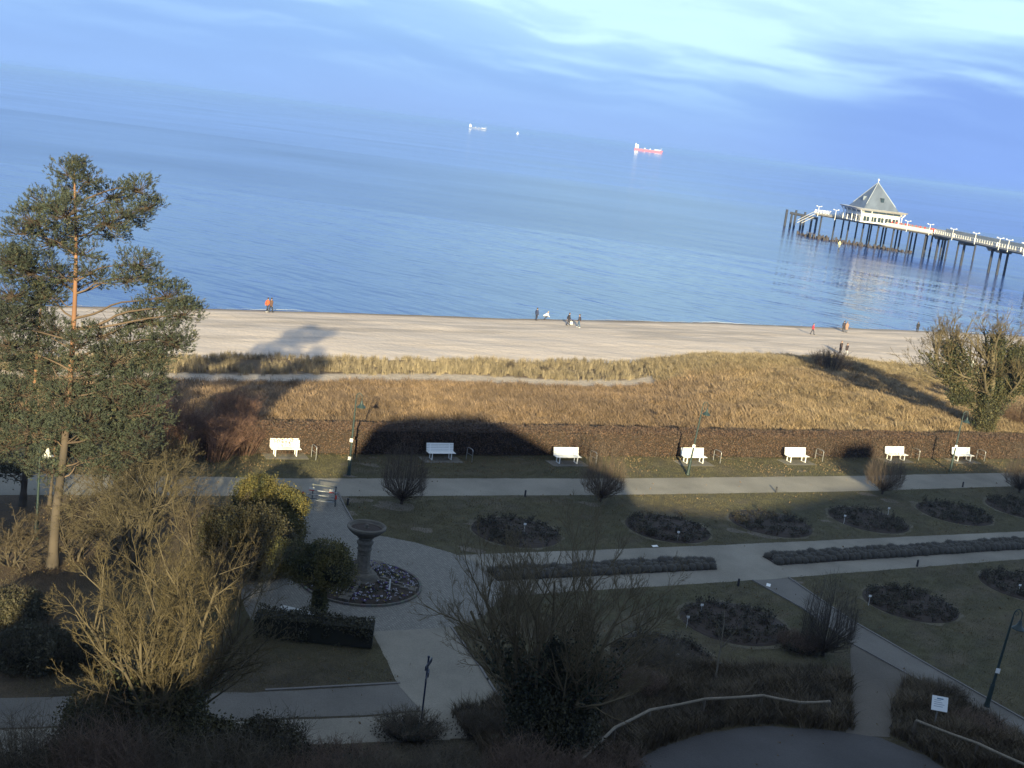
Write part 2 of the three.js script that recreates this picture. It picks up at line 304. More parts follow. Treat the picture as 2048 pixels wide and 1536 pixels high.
area('fountain_plaza', A([[604, 985], [676, 985], [690, 1015], [707, 1045], [740, 1068], [830, 1085], [900, 1105], [960, 1128], [1000, 1155], [1012, 1188], [960, 1238], [900, 1258], [745, 1267], [640, 1262], [500, 1240], [470, 1165], [540, 1120], [590, 1070], [585, 1035]]), .009, setts);
area('entrance_path', A([[745, 1264], [902, 1255], [960, 1335], [1000, 1400], [1040, 1470], [880, 1480], [835, 1415], [790, 1360]]), .012, gravel);
area('service_road', A([[-400, 1405], [-60, 1398], [530, 1384], [800, 1368], [850, 1420], [700, 1432], [-60, 1458], [-400, 1470]]), .004, greyPath);
area('footway', A([[-400, 1474], [-60, 1462], [700, 1436], [852, 1424], [900, 1480], [600, 1490], [-60, 1520], [-400, 1540]]), .006, gravel);
area('diagonal_path', A([[1505, 1161], [1577, 1156], [1700, 1240], [1890, 1350], [2048, 1440], [2200, 1527], [2200, 1570], [2048, 1482], [1905, 1392], [1830, 1357], [1700, 1286], [1605, 1217]]), .010, greyPath);
area('branch_path', A([[1700, 1283], [1832, 1355], [1790, 1410], [1780, 1475], [1690, 1470], [1703, 1370]]), .013, new THREE.MeshStandardMaterial({ color: rgb(.17, .15, .125), roughness: .95, map: paveMap, bumpMap: grainBump, bumpScale: .01 }));
{
  const rim = A([[1235, 1540], [1320, 1496], [1400, 1469], [1520, 1452], [1650, 1460], [1760, 1476], [1850, 1512], [1900, 1545]]);
  rim.push(V(18, 0, -24), V(3, 0, -24)); area('forecourt', rim, .016, asphalt, .04);
}
// narrow edging of the paths: real low kerbs
const kerbMat = mat(.16, .15, .14, .9);
function kerb(label, pts, w = .08, h = .07) {
  const g = new Geo(), p = A(pts);
  for (let k = 0; k < p.length - 1; k++) { const a = p[k], b = p[k + 1], L = Math.hypot(b.x - a.x, b.z - a.z), th = Math.atan2(-(b.z - a.z), b.x - a.x), n = Math.max(1, Math.round(L / 1)); for (let s = 0; s < n; s++) { const t = (s + .5) / n; g.box(0, 0, 0, L / n - .012, h + R(-.008, .008), w, [1, 1, 1], new THREE.Matrix4().makeRotationY(th).setPosition(lerp(a.x, b.x, t), h / 2 - .01, lerp(a.z, b.z, t))); } }
  const o = g.build('kerb', kerbMat); o.userData.kind = 'structure'; return o;
}
kerb('', [[1577, 1156], [1700, 1240], [1890, 1350], [2048, 1440], [2150, 1498]]);
kerb('', [[1505, 1161], [1605, 1217], [1700, 1286], [1830, 1357], [1900, 1390]]);
kerb('', [[676, 985], [690, 1015], [707, 1045]]);
kerb('', [[530, 1381], [800, 1366]], .10, .05);
kerb('', [[902, 1255], [960, 1335], [1000, 1400]]);

// ------------------------------------------------------------------ the houses behind the viewpoint (they shade the park)
{
  const roof = [[-60, 15.8], [-17.6, 15.4], [-17.2, 10.3], [-13.4, 10.5], [-13.2, 13.6], [-10.9, 13.6], [-10.7, 10.8], [-8, 11.2], [-5.05, 11.8], [-4.75, 15.2], [-4.3, 16.6], [-3.2, 18.8], [-2.4, 19.4], [-.9, 19.8], [3.7, 20.4], [5.2, 19.9], [7.9, 18.8], [12.2, 17.6], [12.5, 16.3], [18, 16.4], [21.7, 17.2], [25.1, 18], [29.2, 18.8], [29.5, 20.1], [30, 21.5], [32.2, 22], [32.8, 20.7], [42, 21.2], [70, 21.3]];
  const s = new THREE.Shape(); s.moveTo(-60, 0); for (const [x, y] of roof) s.lineTo(x, y); s.lineTo(70, 0);
  const wall = new THREE.ExtrudeGeometry(s, { depth: 13, bevelEnabled: false }); wall.translate(0, 0, 2);
  const hotel = thing('hotel_building', 'long pale hotel with a stepped gabled roofline standing behind the garden viewpoint', 'building', V(0, 0, 0));
  part('wall', wall, mat(.62, .58, .5, .9, { map: paveMap }), hotel);
  const pane = mat(.04, .05, .06, .1), frame = mat(.75, .74, .7, .6), gf = new THREE.BoxGeometry(1.5, 1.9, .1), gp = new THREE.BoxGeometry(1.25, 1.65, .04);
  for (let x = -56; x < 68; x += 4) for (let y = 2.2; y < 20; y += 3.2) { if (y + 1.6 > pw(x - 1, roof) || y + 1.6 > pw(x + 1, roof)) continue; const f = part('window', gf, frame, hotel); f.position.set(x, y, 1.98); const p = part('pane', gp, pane, f); p.position.set(0, 0, -.05); }
}

// ------------------------------------------------------------------ vegetation builders
const Y = V(0, 1, 0);
function perp(d) { const a = V(R(-1, 1), R(-1, 1), R(-1, 1)); a.addScaledVector(d, -a.dot(d)); return a.normalize(); }
// grows one branch and its children into segs; o: { levels, n, len, spread, up, curl, split }
function grow(p, dir, len, r, level, o, segs) {
  const n = level === 0 ? 5 : level < 3 ? 4 : 3, pts = [p.clone()], rad = [r], d = dir.clone();
  const tip = level >= o.levels ? r * .35 : r * (level === 0 ? .6 : .42);
  for (let k = 1; k <= n; k++) {
    d.addScaledVector(V(R(-1, 1), R(-1, 1), R(-1, 1)), o.curl).addScaledVector(Y, o.up * (level > 0 ? 1 : .3)).normalize();
    pts.push(pts[k - 1].clone().addScaledVector(d, len / n)); rad.push(lerp(r, tip, k / n));
  }
  segs.push({ pts, rad, level });
  if (level >= o.levels) return;
  const kids = Math.round(o.n[level] * R(.8, 1.2));
  for (let k = 0; k < kids; k++) {
    const t = level === 0 ? R(o.clear ?? .35, 1) : k === 0 ? 1 : R(.22, 1), f = Math.min(n - .001, t * n), i = Math.floor(f), q = pts[i].clone().lerp(pts[i + 1], f - i), rr = lerp(rad[i], rad[i + 1], f - i);
    const dd = pts[i + 1].clone().sub(pts[i]).normalize(), a = o.spread * R(.55, 1.25) * (t === 1 ? .4 : 1);
    const nd = dd.multiplyScalar(Math.cos(a)).addScaledVector(perp(dd.clone().normalize()), Math.sin(a)).normalize();
    grow(q, nd, len * o.ratio * R(.7, 1.2) * (1.12 - .4 * t), Math.max(o.rmin, rr * R(.5, .72)), level + 1, o, segs);
  }
}
const barkTone = (c, k) => c.map(v => v * k);
function bareTree(root, starts, o, colour, seedNo) {             // starts: [[base, direction, length, radius]...] local to root
  reseed(seedNo); const segs = []; for (const s of starts) grow(s[0], s[1].normalize(), s[2], s[3], 0, o, segs);
  const trunk = new Geo(), crown = new Geo();
  for (const s of segs) { const big = s.level <= 1, tone = R(.7, 1.25), c = barkTone(s.level >= 2 ? (o.twig ?? colour) : colour, tone); (big ? trunk : crown).tube(s.pts, s.rad, s.level === 0 ? 8 : s.level === 1 ? 6 : s.level === 2 ? 4 : 3, c); }
  trunk.build('trunk', woodMat, root); crown.build('branches', woodMat, root);
  return segs;
}
const woodMat = vmat(.95), leafMat = vmat(.75, { side: THREE.DoubleSide }), needleMat = vmat(.8, { side: THREE.DoubleSide });
function ivyOn(root, segs, maxLevel, n, reach, size, cols, yMax = 99, name = 'ivy') {
  const g = new Geo(), list = segs.filter(s => s.level <= maxLevel);
  for (let k = 0; k < n; k++) {
    const s = list[Math.floor(rnd() * list.length)], f = R(0, s.pts.length - 1.001), i = Math.floor(f), p = s.pts[i].clone().lerp(s.pts[i + 1], f - i);
    if (p.y > yMax * R(.6, 1)) continue;
    const q = reach * rnd() ** .6; p.add(perp(Y).multiplyScalar(q)).add(V(0, R(-.3, .3) * reach, 0)); if (p.y < .02) p.y = R(.02, .2);
    const c = cols[Math.floor(rnd() * cols.length)]; g.leaf(p, size * R(.7, 1.3), barkTone(c, R(.55, 1.35)));
  }
  const m = g.build(name, leafMat, root); m.userData.kind = 'stuff'; return m;
}
function leafMass(root, blobs, density, size, cols, name = 'foliage') { // blobs: [centre, rx, ry, rz] local
  const g = new Geo(), core = new THREE.IcosahedronGeometry(1, 2);
  for (const [c, rx, ry, rz] of blobs) {
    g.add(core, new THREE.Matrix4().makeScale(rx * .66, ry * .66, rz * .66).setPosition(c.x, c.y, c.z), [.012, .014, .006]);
    const n = Math.round(density * 1.7 * 4 * Math.PI * (rx * ry + ry * rz + rx * rz) / 3);
    for (let k = 0; k < n; k++) {
      const d = V(R(-1, 1), R(-1, 1), R(-1, 1)).normalize(), bump = 1 + .34 * (fbm(d.x * 2.6 + c.x, d.y * 2.6 + d.z * 2.6 + c.z, 121, 3) - .5) * 2, q = bump * (rnd() < .1 ? R(1.0, 1.3) : lerp(.72, 1.08, rnd() ** .8));
      const p = V(c.x + d.x * rx * q, c.y + d.y * ry * q, c.z + d.z * rz * q); if (p.y < .02) continue;
      const patch = fbm(p.x * 1.3 + 9, p.y * 1.3 + p.z, 123, 3); g.leaf(p, size * .72 * R(.6, 1.4), barkTone(cols[Math.min(cols.length - 1, Math.floor(patch * 1.3 * cols.length * R(.7, 1.2)))], R(.6, 1.35)), .4);
    }
  }
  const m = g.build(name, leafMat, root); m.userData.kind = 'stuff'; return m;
}
// a bush of many stems from the ground
function shrub(root, n, rx, rz, h, colour, o = {}) {
  const g = new Geo();
  for (let k = 0; k < n; k++) {
    const a = R(0, 6.283), q = Math.sqrt(rnd()), b = V(Math.cos(a) * rx * q * .55, 0, Math.sin(a) * rz * q * .55), e = V(Math.cos(a) * rx * q, h * R(.55, 1) * (1 - .35 * q * q), Math.sin(a) * rz * q);
    const m = b.clone().lerp(e, .55).add(V(R(-.1, .1), h * .08, R(-.1, .1))), c = barkTone(colour, R(.6, 1.4)), r = (o.r ?? .012) * R(.7, 1.3);
    g.tube([b, m, e], [r, r * .75, r * .3], 3, c);
    for (let t = 0; t < (o.side ?? 4); t++) { const f = R(.3, 1), s = f < .5 ? b.clone().lerp(m, f * 2) : m.clone().lerp(e, f * 2 - 1), l = h * R(.12, .3) * (o.sl ?? 1), d = V(R(-1, 1), R(.1, 1.2), R(-1, 1)).normalize(); g.tube([s, s.clone().addScaledVector(d, l)], [r * .5, r * .2], 3, barkTone(c, R(.8, 1.3))); }
  }
  const m = g.build('stems', woodMat, root); m.userData.kind = 'stuff'; return m;
}

// ------------------------------------------------------------------ hedge along the promenade
function hedgeRun(name, label, p0, p1, depth, h, per, cols, wav = .06) {
  const L = Math.hypot(p1.x - p0.x, p1.z - p0.z), o = thing(name, label, 'hedge', p0.clone(), Math.atan2(-(p1.z - p0.z), p1.x - p0.x));
  const core = new Geo(); const nseg = Math.ceil(L / 1.5);
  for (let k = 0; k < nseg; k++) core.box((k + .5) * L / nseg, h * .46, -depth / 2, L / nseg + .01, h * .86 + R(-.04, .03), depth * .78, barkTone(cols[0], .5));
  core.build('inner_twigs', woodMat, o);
  const g = new Geo(), n = Math.round(per * L * (h * 1.25 + depth));
  for (let k = 0; k < n; k++) {
    const x = R(0, L), s = rnd() * (h + depth + h * .3), wob = wav * (fbm(x * 1.1, s * 1.3, 131, 3) - .5) * 4; let p;
    if (s < h) p = V(x, s, wob + R(-.14, .03)); else if (s < h + depth) p = V(x, h + wob + R(-.14, .03), -(s - h)); else p = V(x, h - (s - h - depth), -depth - wob + R(-.03, .1));
    const t = .5 * fbm(x * .35, s * .7, 133, 3) + .75 * fbm(x * .11 + 7, s * .3, 134, 3) - .13 + (rnd() - .5) * .4; p.y *= 1 + .10 * (fbm(x * .28, 3, 135, 3) - .5) + .05 * (fbm(x * 1.6, 5, 136, 2) - .5); if (fbm(x * .9, s * .9, 137, 3) < .3 && rnd() < .55) continue; g.leaf(p, R(.03, .06), barkTone(cols[clamp(Math.floor(t * cols.length), 0, cols.length - 1)], R(.6, 1.35)));
  }
  for (let k = 0; k < L * 14; k++) { const x = R(0, L), z = -R(0, depth), y = h - .05; g.tube([V(x, y, z), V(x + R(-.05, .05), y + R(.08, .24), z + R(-.05, .05))], [.006, .003], 3, barkTone(cols[0], R(.6, 1.2))); }
  const m = g.build('foliage', leafMat, o); m.userData.kind = 'stuff'; return o;
}
reseed(11);
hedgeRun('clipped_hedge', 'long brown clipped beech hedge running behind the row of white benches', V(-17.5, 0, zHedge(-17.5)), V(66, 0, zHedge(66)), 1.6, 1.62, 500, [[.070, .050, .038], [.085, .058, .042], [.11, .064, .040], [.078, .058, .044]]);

// ------------------------------------------------------------------ dune grass and scrub
function tuftGeometry(n, h, spread, w, s) {
  reseed(s); const g = new Geo();
  for (let k = 0; k < n; k++) { const a = R(0, 6.283), l = h * R(.55, 1), lean = spread * R(.2, 1), b = V(R(-.12, .12) * spread * 1.5, 0, R(-.12, .12) * spread * 1.5), m = b.clone().add(V(Math.cos(a) * lean * .35 * l, l * .6, Math.sin(a) * lean * .35 * l)), e = b.clone().add(V(Math.cos(a) * lean * l, l, Math.sin(a) * lean * l)), sd = V(-Math.sin(a + .8), 0, Math.cos(a + .8)).multiplyScalar(w), t = R(.7, 1.3), c = [t, t, t]; g.quad(b.clone().sub(sd), b.clone().add(sd), m.clone().addScaledVector(sd, .7), m.clone().addScaledVector(sd, -.7), c); g.tri(m.clone().addScaledVector(sd, -.7), m.clone().addScaledVector(sd, .7), e, c); }
  return g.geometry();
}
function scatter(name, label, category, geo, spots, parent = scene) { // spots: [x, y, z, scale, colour]
  const m = new THREE.InstancedMesh(geo, leafMat, spots.length), M = new THREE.Matrix4(), Q = new THREE.Quaternion(), C = new THREE.Color();
  spots.forEach(([x, y, z, s, c], i) => { Q.setFromAxisAngle(Y, R(0, 6.28)); M.compose(V(x, y, z), Q, V(s * R(.85, 1.15), s * R(.8, 1.25), s * R(.85, 1.15))); m.setMatrixAt(i, M); m.setColorAt(i, C.setRGB(...c)); });
  m.name = parent === scene ? numbered(name) : name; m.castShadow = m.receiveShadow = true; m.userData.kind = 'stuff'; if (label) tag(m, label, category); parent.add(m); return m;
}
{
  const marram = tuftGeometry(20, .66, .65, .010, 201), low = tuftGeometry(16, .42, 1.3, .016, 202), rough = tuftGeometry(18, .6, .9, .014, 203);
  reseed(21); let spots = [];
  for (let k = 0; k < 9000; k++) { const x = R(-70, 62), a = zTrack(x) - 1.3, b = zEdge(x) + .2, z = lerp(a, b, rnd()) + R(-.5, .5), d = fbm(x * .5, z * .5, 141, 3); if (d < .34 || (x > 46 && rnd() < .6)) continue; const t = R(.6, 1.25), g = fbm(x * .3, z * .3, 143, 2); spots.push([x, land(x, z) - .03, z, R(.7, 1.25) * (.7 + .6 * d), [lerp(.21, .28, g) * t, lerp(.172, .222, g) * t, lerp(.11, .14, g) * t]]); }
  scatter('marram_grass', 'strip of tall straw yellow marram grass between sandy track and beach', 'grass', marram, spots);
  spots = []; reseed(22);
  for (let k = 0; k < 46000; k++) { const x = R(-45, 72), z = lerp(zHedge(x) - 2, zTrack(x) + lerp(2.6, .4, sstep(15, 22, x)), rnd()), d = fbm(x * .3, z * .3, 97, 4), t = R(.55, 1.4); if (fbm(x * .6, z * .6, 144, 3) < .3) continue; const m = sstep(12, 26, x) * R(.3, 1); const pt = .74 + .84 * fbm(x * .11 + 3, z * .17, 147, 4); if (fbm(x * .8, z * .8, 148, 3) < .27) continue; spots.push([x, land(x, z) - .04, z, R(.6, 1.2) * (.75 + .5 * pt), [lerp(lerp(.145, .215, d), .235, m) * t * pt, lerp(lerp(.098, .145, d), .175, m) * t * pt, lerp(lerp(.06, .085, d), .098, m) * t * pt]]); }
  for (let k = 0; k < 5000; k++) { const x = R(14, 48), z = lerp(zTrack(x) + 4, zEdge(x) + 1, rnd()), t = R(.6, 1.3); spots.push([x, land(x, z) - .04, z, R(.9, 1.7), [.24 * t, .185 * t, .105 * t]]); }
  scatter('dune_scrub', 'low brown dead scrub covering the dune behind the hedge', 'scrub', low, spots);
  spots = []; reseed(23);
  const blade = tuftGeometry(7, .075, .9, .006, 204); reseed(24); spots = [];
  const road = [], keepOff = (x, z) => false;
  for (let k = 0; k < 150000; k++) { const x = R(-22, 42), z = R(zHedge(x) + .1, -37), d = fbm(x * .5, z * .5, 199, 3), t = R(.55, 1.4), y2 = fbm(x * .25, z * .25, 93, 4); if (d < .3 && rnd() < .7) continue; spots.push([x, -.012, z, R(.5, 1.2), [lerp(.085, .15, y2) * t, lerp(.085, .118, y2) * t, lerp(.036, .058, y2) * t]]); }
  lawnSpots = spots; lawnBlade = blade; spots = []; reseed(23);
  const inRough = A([[905, 1430], [985, 1405], [1200, 1330], [1420, 1345], [1690, 1340], [1700, 1460], [1520, 1447], [1400, 1462], [1320, 1490], [1235, 1536], [1000, 1536]]), poly2 = A([[1815, 1362], [1905, 1396], [2048, 1486], [2048, 1536], [1900, 1540], [1850, 1506], [1785, 1470], [1795, 1410]]);
  const inside = (x, z, P) => { let c = false; for (let i = 0, j = P.length - 1; i < P.length; j = i++) if ((P[i].z > z) !== (P[j].z > z) && x < (P[j].x - P[i].x) * (z - P[i].z) / (P[j].z - P[i].z) + P[i].x) c = !c; return c; };
  for (let k = 0; k < 26000; k++) { const x = R(-2, 23), z = R(-47, -35), q = inside(x, z, poly2); if (!q && !inside(x, z, inRough)) continue; const t = R(.5, 1.35), g = fbm(x * .9, z * .9, 145, 3); spots.push([x, -.02, z, R(.5, 1.05) * (.55 + g), [lerp(.065, .12, g) * t, lerp(.055, .088, g) * t, lerp(.036, .048, g) * t]]); }
  scatter('rough_grass', 'rough brown winter grass on the bank round the dark forecourt', 'grass', rough, spots);
}
// bushes on the dune
function duneBush(label, px, py, w, h, colour, n, s, group, r = .016) { reseed(s); const p = ground3(px, py), o = thing('dune_bush', label, 'bush', p, 0, group); shrub(o, n, w, w * .8, h, colour, { r, side: 7 }); return o; }
duneBush('bare grey twiggy bush on the dune edge below the couple on the beach', 1662, 741, 2.7, 2.5, [.10, .075, .06], 150, 31, undefined, .026);
duneBush('small dark bush in the marram strip, left of its neighbour', 1020, 742, .5, 1.15, [.09, .07, .05], 50, 32);
duneBush('small dark bush in the marram strip, right of its neighbour', 1090, 748, .55, 1.0, [.09, .07, .05], 50, 33);
duneBush('dark scrubby bush in the dip left of the ivy tree', 1800, 765, 1.6, 1.1, [.11, .085, .06], 120, 34);
duneBush('broad brown bush at the right edge behind the hedge', 2030, 850, 3.2, 2.3, [.15, .095, .06], 260, 35);
for (const [px, py, w, h, n, s, l] of [[335, 905, 2.3, 3.2, 230, 36, 'reddish brown bare bush beside the pine crown, nearest the pine'], [415, 915, 2.2, 2.8, 230, 37, 'reddish brown bare bush in the middle of three at the left hedge end'], [478, 905, 1.6, 2.5, 170, 38, 'reddish brown bare bush touching the left hedge end'], [470, 860, 1.6, 2.9, 150, 39, 'pinkish brown tall bush standing behind the left hedge end'], [250, 860, 2.6, 3, 200, 40, 'dark brown bush behind the pines by the dune']]) {
  reseed(s); const o = thing('bare_bush', l, 'bush', at(px, py, 0)); shrub(o, n, w, w, h, [.15, .085, .06], { r: .016, side: 8 });
}

// ------------------------------------------------------------------ flower beds, lavender
const soilMat = mat(.045, .033, .026, .95, { bumpMap: grainBump, bumpScale: .05 }), tagMat = mat(.8, .8, .78, .5);
const rimMat = mat(.17, .15, .10, .95, { map: grainMap });
function roseBed(label, px, py, r, s, labels) {
  reseed(s); const o = thing('rose_bed', label, 'flower bed', at(px, py, 0));
  const soil = new THREE.LatheGeometry([[0, .10], [r * .7, .085], [r * .93, .03], [r, -.03]].map(q => new THREE.Vector2(...q)), 48), sm = part('soil', soil, soilMat, o);
  const rim = new Geo(); for (let k = 0; k < 60; k++) { const a = k / 60 * 6.283, a2 = (k + 1) / 60 * 6.283, w = i => -.04 + .75 * Math.max(0, fbm((i % 60) * .3 + s, s, 151, 3) - .42); rim.quad(V(Math.cos(a) * (r - .05), .008, Math.sin(a) * (r - .05)), V(Math.cos(a) * (r + w(k)), .008, Math.sin(a) * (r + w(k))), V(Math.cos(a2) * (r + w(k + 1)), .008, Math.sin(a2) * (r + w(k + 1))), V(Math.cos(a2) * (r - .05), .008, Math.sin(a2) * (r - .05)), [1, 1, 1]); }
  rim.build('bare_rim', rimMat, o);
  const g = new Geo();
  for (let k = 0; k < 190; k++) { const a = R(0, 6.28), q = Math.sqrt(rnd()) * r * .93, x = Math.cos(a) * q, z = Math.sin(a) * q, hh = R(.18, .5) * (fbm(x * .9 + s, z * .9, 197, 2) > .36 ? 1 : .35); for (let t = 0; t < 7; t++) { const e = V(x + R(-.2, .2), hh * R(.6, 1), z + R(-.2, .2)), c = barkTone(rnd() < .55 ? [.088, .058, .044] : [.05, .044, .03], R(.6, 1.5)), m = V(lerp(x, e.x, .5) + R(-.05, .05), e.y * .55, lerp(z, e.z, .5) + R(-.05, .05)); g.tube([V(x, 0, z), m, e], [.011, .008, .004], 3, c); for (let b = 0; b < 3; b++) g.leaf(m.clone().lerp(e, rnd()).add(V(R(-.08, .08), R(-.05, .08), R(-.08, .08))), R(.03, .055), barkTone([.045, .042, .026], R(.6, 1.6))); } }
  const pl = g.build('rose_stems', leafMat, o); pl.userData.kind = 'stuff';
  for (const [lx, ly] of labels) { const q = at(lx, ly, .45).sub(o.position); const t = new Geo(); t.box(q.x, .5, q.z, .13, .10, .012, [1, 1, 1]); t.bar(V(q.x, 0, q.z), V(q.x, .46, q.z), .008, [.5, .5, .5]); t.build('plant_label', tagMat, o); }
  return o;
}
roseBed('round bare rose bed in shade beside the fountain plaza, first of the upper row', 1032, 1064, 2.4, 301, [[1050, 1050]]);
roseBed('round bare rose bed second in the upper row, below the second columnar hornbeam', 1335, 1057, 2.4, 302, [[1357, 1066]]);
roseBed('round bare rose bed third in the upper row, partly lit by the sun', 1541, 1047, 2.45, 303, []);
roseBed('round bare rose bed fourth in the upper row, below the third columnar hornbeam', 1737, 1040, 2.45, 304, [[1690, 1033], [1778, 1018]]);
roseBed('round bare rose bed fifth in the upper row, with pale edging stones', 1908, 1027, 2.4, 305, []);
roseBed('round bare rose bed cut by the right frame edge in the upper row', 2045, 1018, 2.4, 306, []);
roseBed('large dark rose bed behind the young sapling by the diagonal path', 1468, 1246, 2.5, 307, [[1376, 1236], [1404, 1212]]);
roseBed('dark overgrown rose bed half hidden behind the ivy clad bare tree', 1325, 1312, 2.2, 308, [[1356, 1312]]);
roseBed('large dark rose bed on the lawn right of the diagonal path', 1820, 1208, 2.35, 309, [[1740, 1194]]);
roseBed('dark rose bed cut by the right frame edge below the lavender', 2050, 1174, 2.4, 310, [[2040, 1172]]);
{
  const mounds = []; for (let v = 0; v < 4; v++) { reseed(320 + v); const g = new Geo(); g.add(new THREE.IcosahedronGeometry(1, 1), new THREE.Matrix4().makeScale(.25, .21, .25).setPosition(0, .1, 0), [.05, .045, .036]);
    for (let k = 0; k < 260; k++) { const d = V(R(-1, 1), R(.0, 1), R(-1, 1)).normalize(), b = V(d.x * .16, .06 + d.y * .16, d.z * .16), e = V(d.x * R(.24, .36), .05 + d.y * R(.24, .38), d.z * R(.24, .36)), sd = perp(d).multiplyScalar(.011), c = barkTone([.15, .136, .115], R(.45, 1.4)); g.tri(b.clone().sub(sd), b.clone().add(sd), e.multiplyScalar(R(.85, 1.12)), c); } mounds.push(g.geometry()); }
  function lavender(label, a, b, rows, w, s) {
    reseed(s); const L = Math.hypot(b.x - a.x, b.z - a.z), o = thing('lavender_border', label, 'border', a.clone(), Math.atan2(-(b.z - a.z), b.x - a.x), 'lavender borders in the garden path');
    const soil = new Geo(); soil.box(L / 2, .02, 0, L, .06, w, [1, 1, 1]); soil.build('soil', soilMat, o);
    const n = Math.floor(L / .4); for (let k = 0; k < n; k++) for (let r = 0; r < rows; r++) { const p = part('lavender_plant', mounds[Math.floor(rnd() * 4)], leafMat, o); p.position.set((k + .5 + (r % 2) * .4) * L / n, 0, (r - (rows - 1) / 2) * w / rows + R(-.04, .04)); p.rotation.y = R(0, 6); const q = R(.88, 1.22); p.scale.set(q, q * R(.85, 1.2), q); }
    return o;
  }
  lavender('shorter lavender border in the path, partly behind the ivy clad bare tree', at(984, 1152), at(1420, 1130), 3, 1.25, 331);
  lavender('longer lavender border in the path running out at the right edge', at(1540, 1122), at(2120, 1085), 3, 1.25, 332);
}
// ------------------------------------------------------------------ trees
// columnar hornbeams, bare
function hornbeam(label, px, py, h, w, s, tint, group) {
  reseed(s); const o = thing('columnar_tree', label, 'tree', at(px, py, 0), 0, group), trunk = new Geo(), g = new Geo();
  trunk.tube([V(0, -.05, 0), V(.01, .25, 0), V(0, .6, .01)], [.1, .075, .05], 8, barkTone(tint, .6));
  for (let k = 0; k < 250; k++) {
    const a = R(0, 6.283), th = Math.acos(1 - rnd() * 1.68), el = Math.PI / 2 - th, cy = h * .5;   // tips spread over a tall egg
    const sh = rnd() ** .28, tipY = Math.max(h * .12, cy + Math.sin(el) * h * .5 * sh), q = Math.cos(el) * w / 2 * sh * (tipY < cy ? .97 : 1);
    const b = V(Math.cos(a) * .05, R(.15, .55), Math.sin(a) * .05), e = V(Math.cos(a) * q, tipY, Math.sin(a) * q), m = V(Math.cos(a) * Math.min(w * .48, q * .95 + .1 * w * rnd()), lerp(b.y, tipY, .42), Math.sin(a) * Math.min(w * .48, q * .95 + .1 * w * rnd())), r = R(.007, .0135), c = barkTone(tint, R(.6, 1.5));
    g.tube([b, b.clone().lerp(m, .5).add(V(0, -.03, 0)), m, e], [r, r * .9, r * .7, r * .25], 3, c);
    for (let t = 0; t < 8; t++) { const u = R(.4, 1), s0 = u < .5 ? b.clone().lerp(m, u * 2) : m.clone().lerp(e, u * 2 - 1), l = R(.15, .5), d = V(Math.cos(a) * R(.1, .9) + R(-.5, .5), R(.4, 1.2), Math.sin(a) * R(.1, .9) + R(-.5, .5)).normalize(); g.tube([s0, s0.clone().addScaledVector(d, l)], [r * .5, r * .18], 3, barkTone(c, R(.8, 1.3))); }
  }
  trunk.build('trunk', woodMat, o); const m = g.build('branches', woodMat, o); m.userData.kind = 'stuff'; return o;
}
hornbeam('bare columnar hornbeam in shade right of the first street lamp, in front of the promenade', 803, 1008, 3.85, 2.5, 401, [.085, .065, .05]);
hornbeam('bare columnar hornbeam beside the third white bench at the shadow edge', 1200, 1003, 3.85, 2.55, 402, [.12, .088, .062]);
hornbeam('bare columnar hornbeam overlapping the sixth white bench', 1764, 988, 3.4, 2.55, 403, [.12, .09, .066]);
hornbeam('bare columnar hornbeam cut by the right frame edge on the promenade', 2038, 985, 3.4, 2.5, 404, [.11, .085, .064]);
hornbeam('taller dark columnar hornbeam standing at the diagonal path', 1645, 1312, 3.9, 2.35, 405, [.07, .058, .045]);

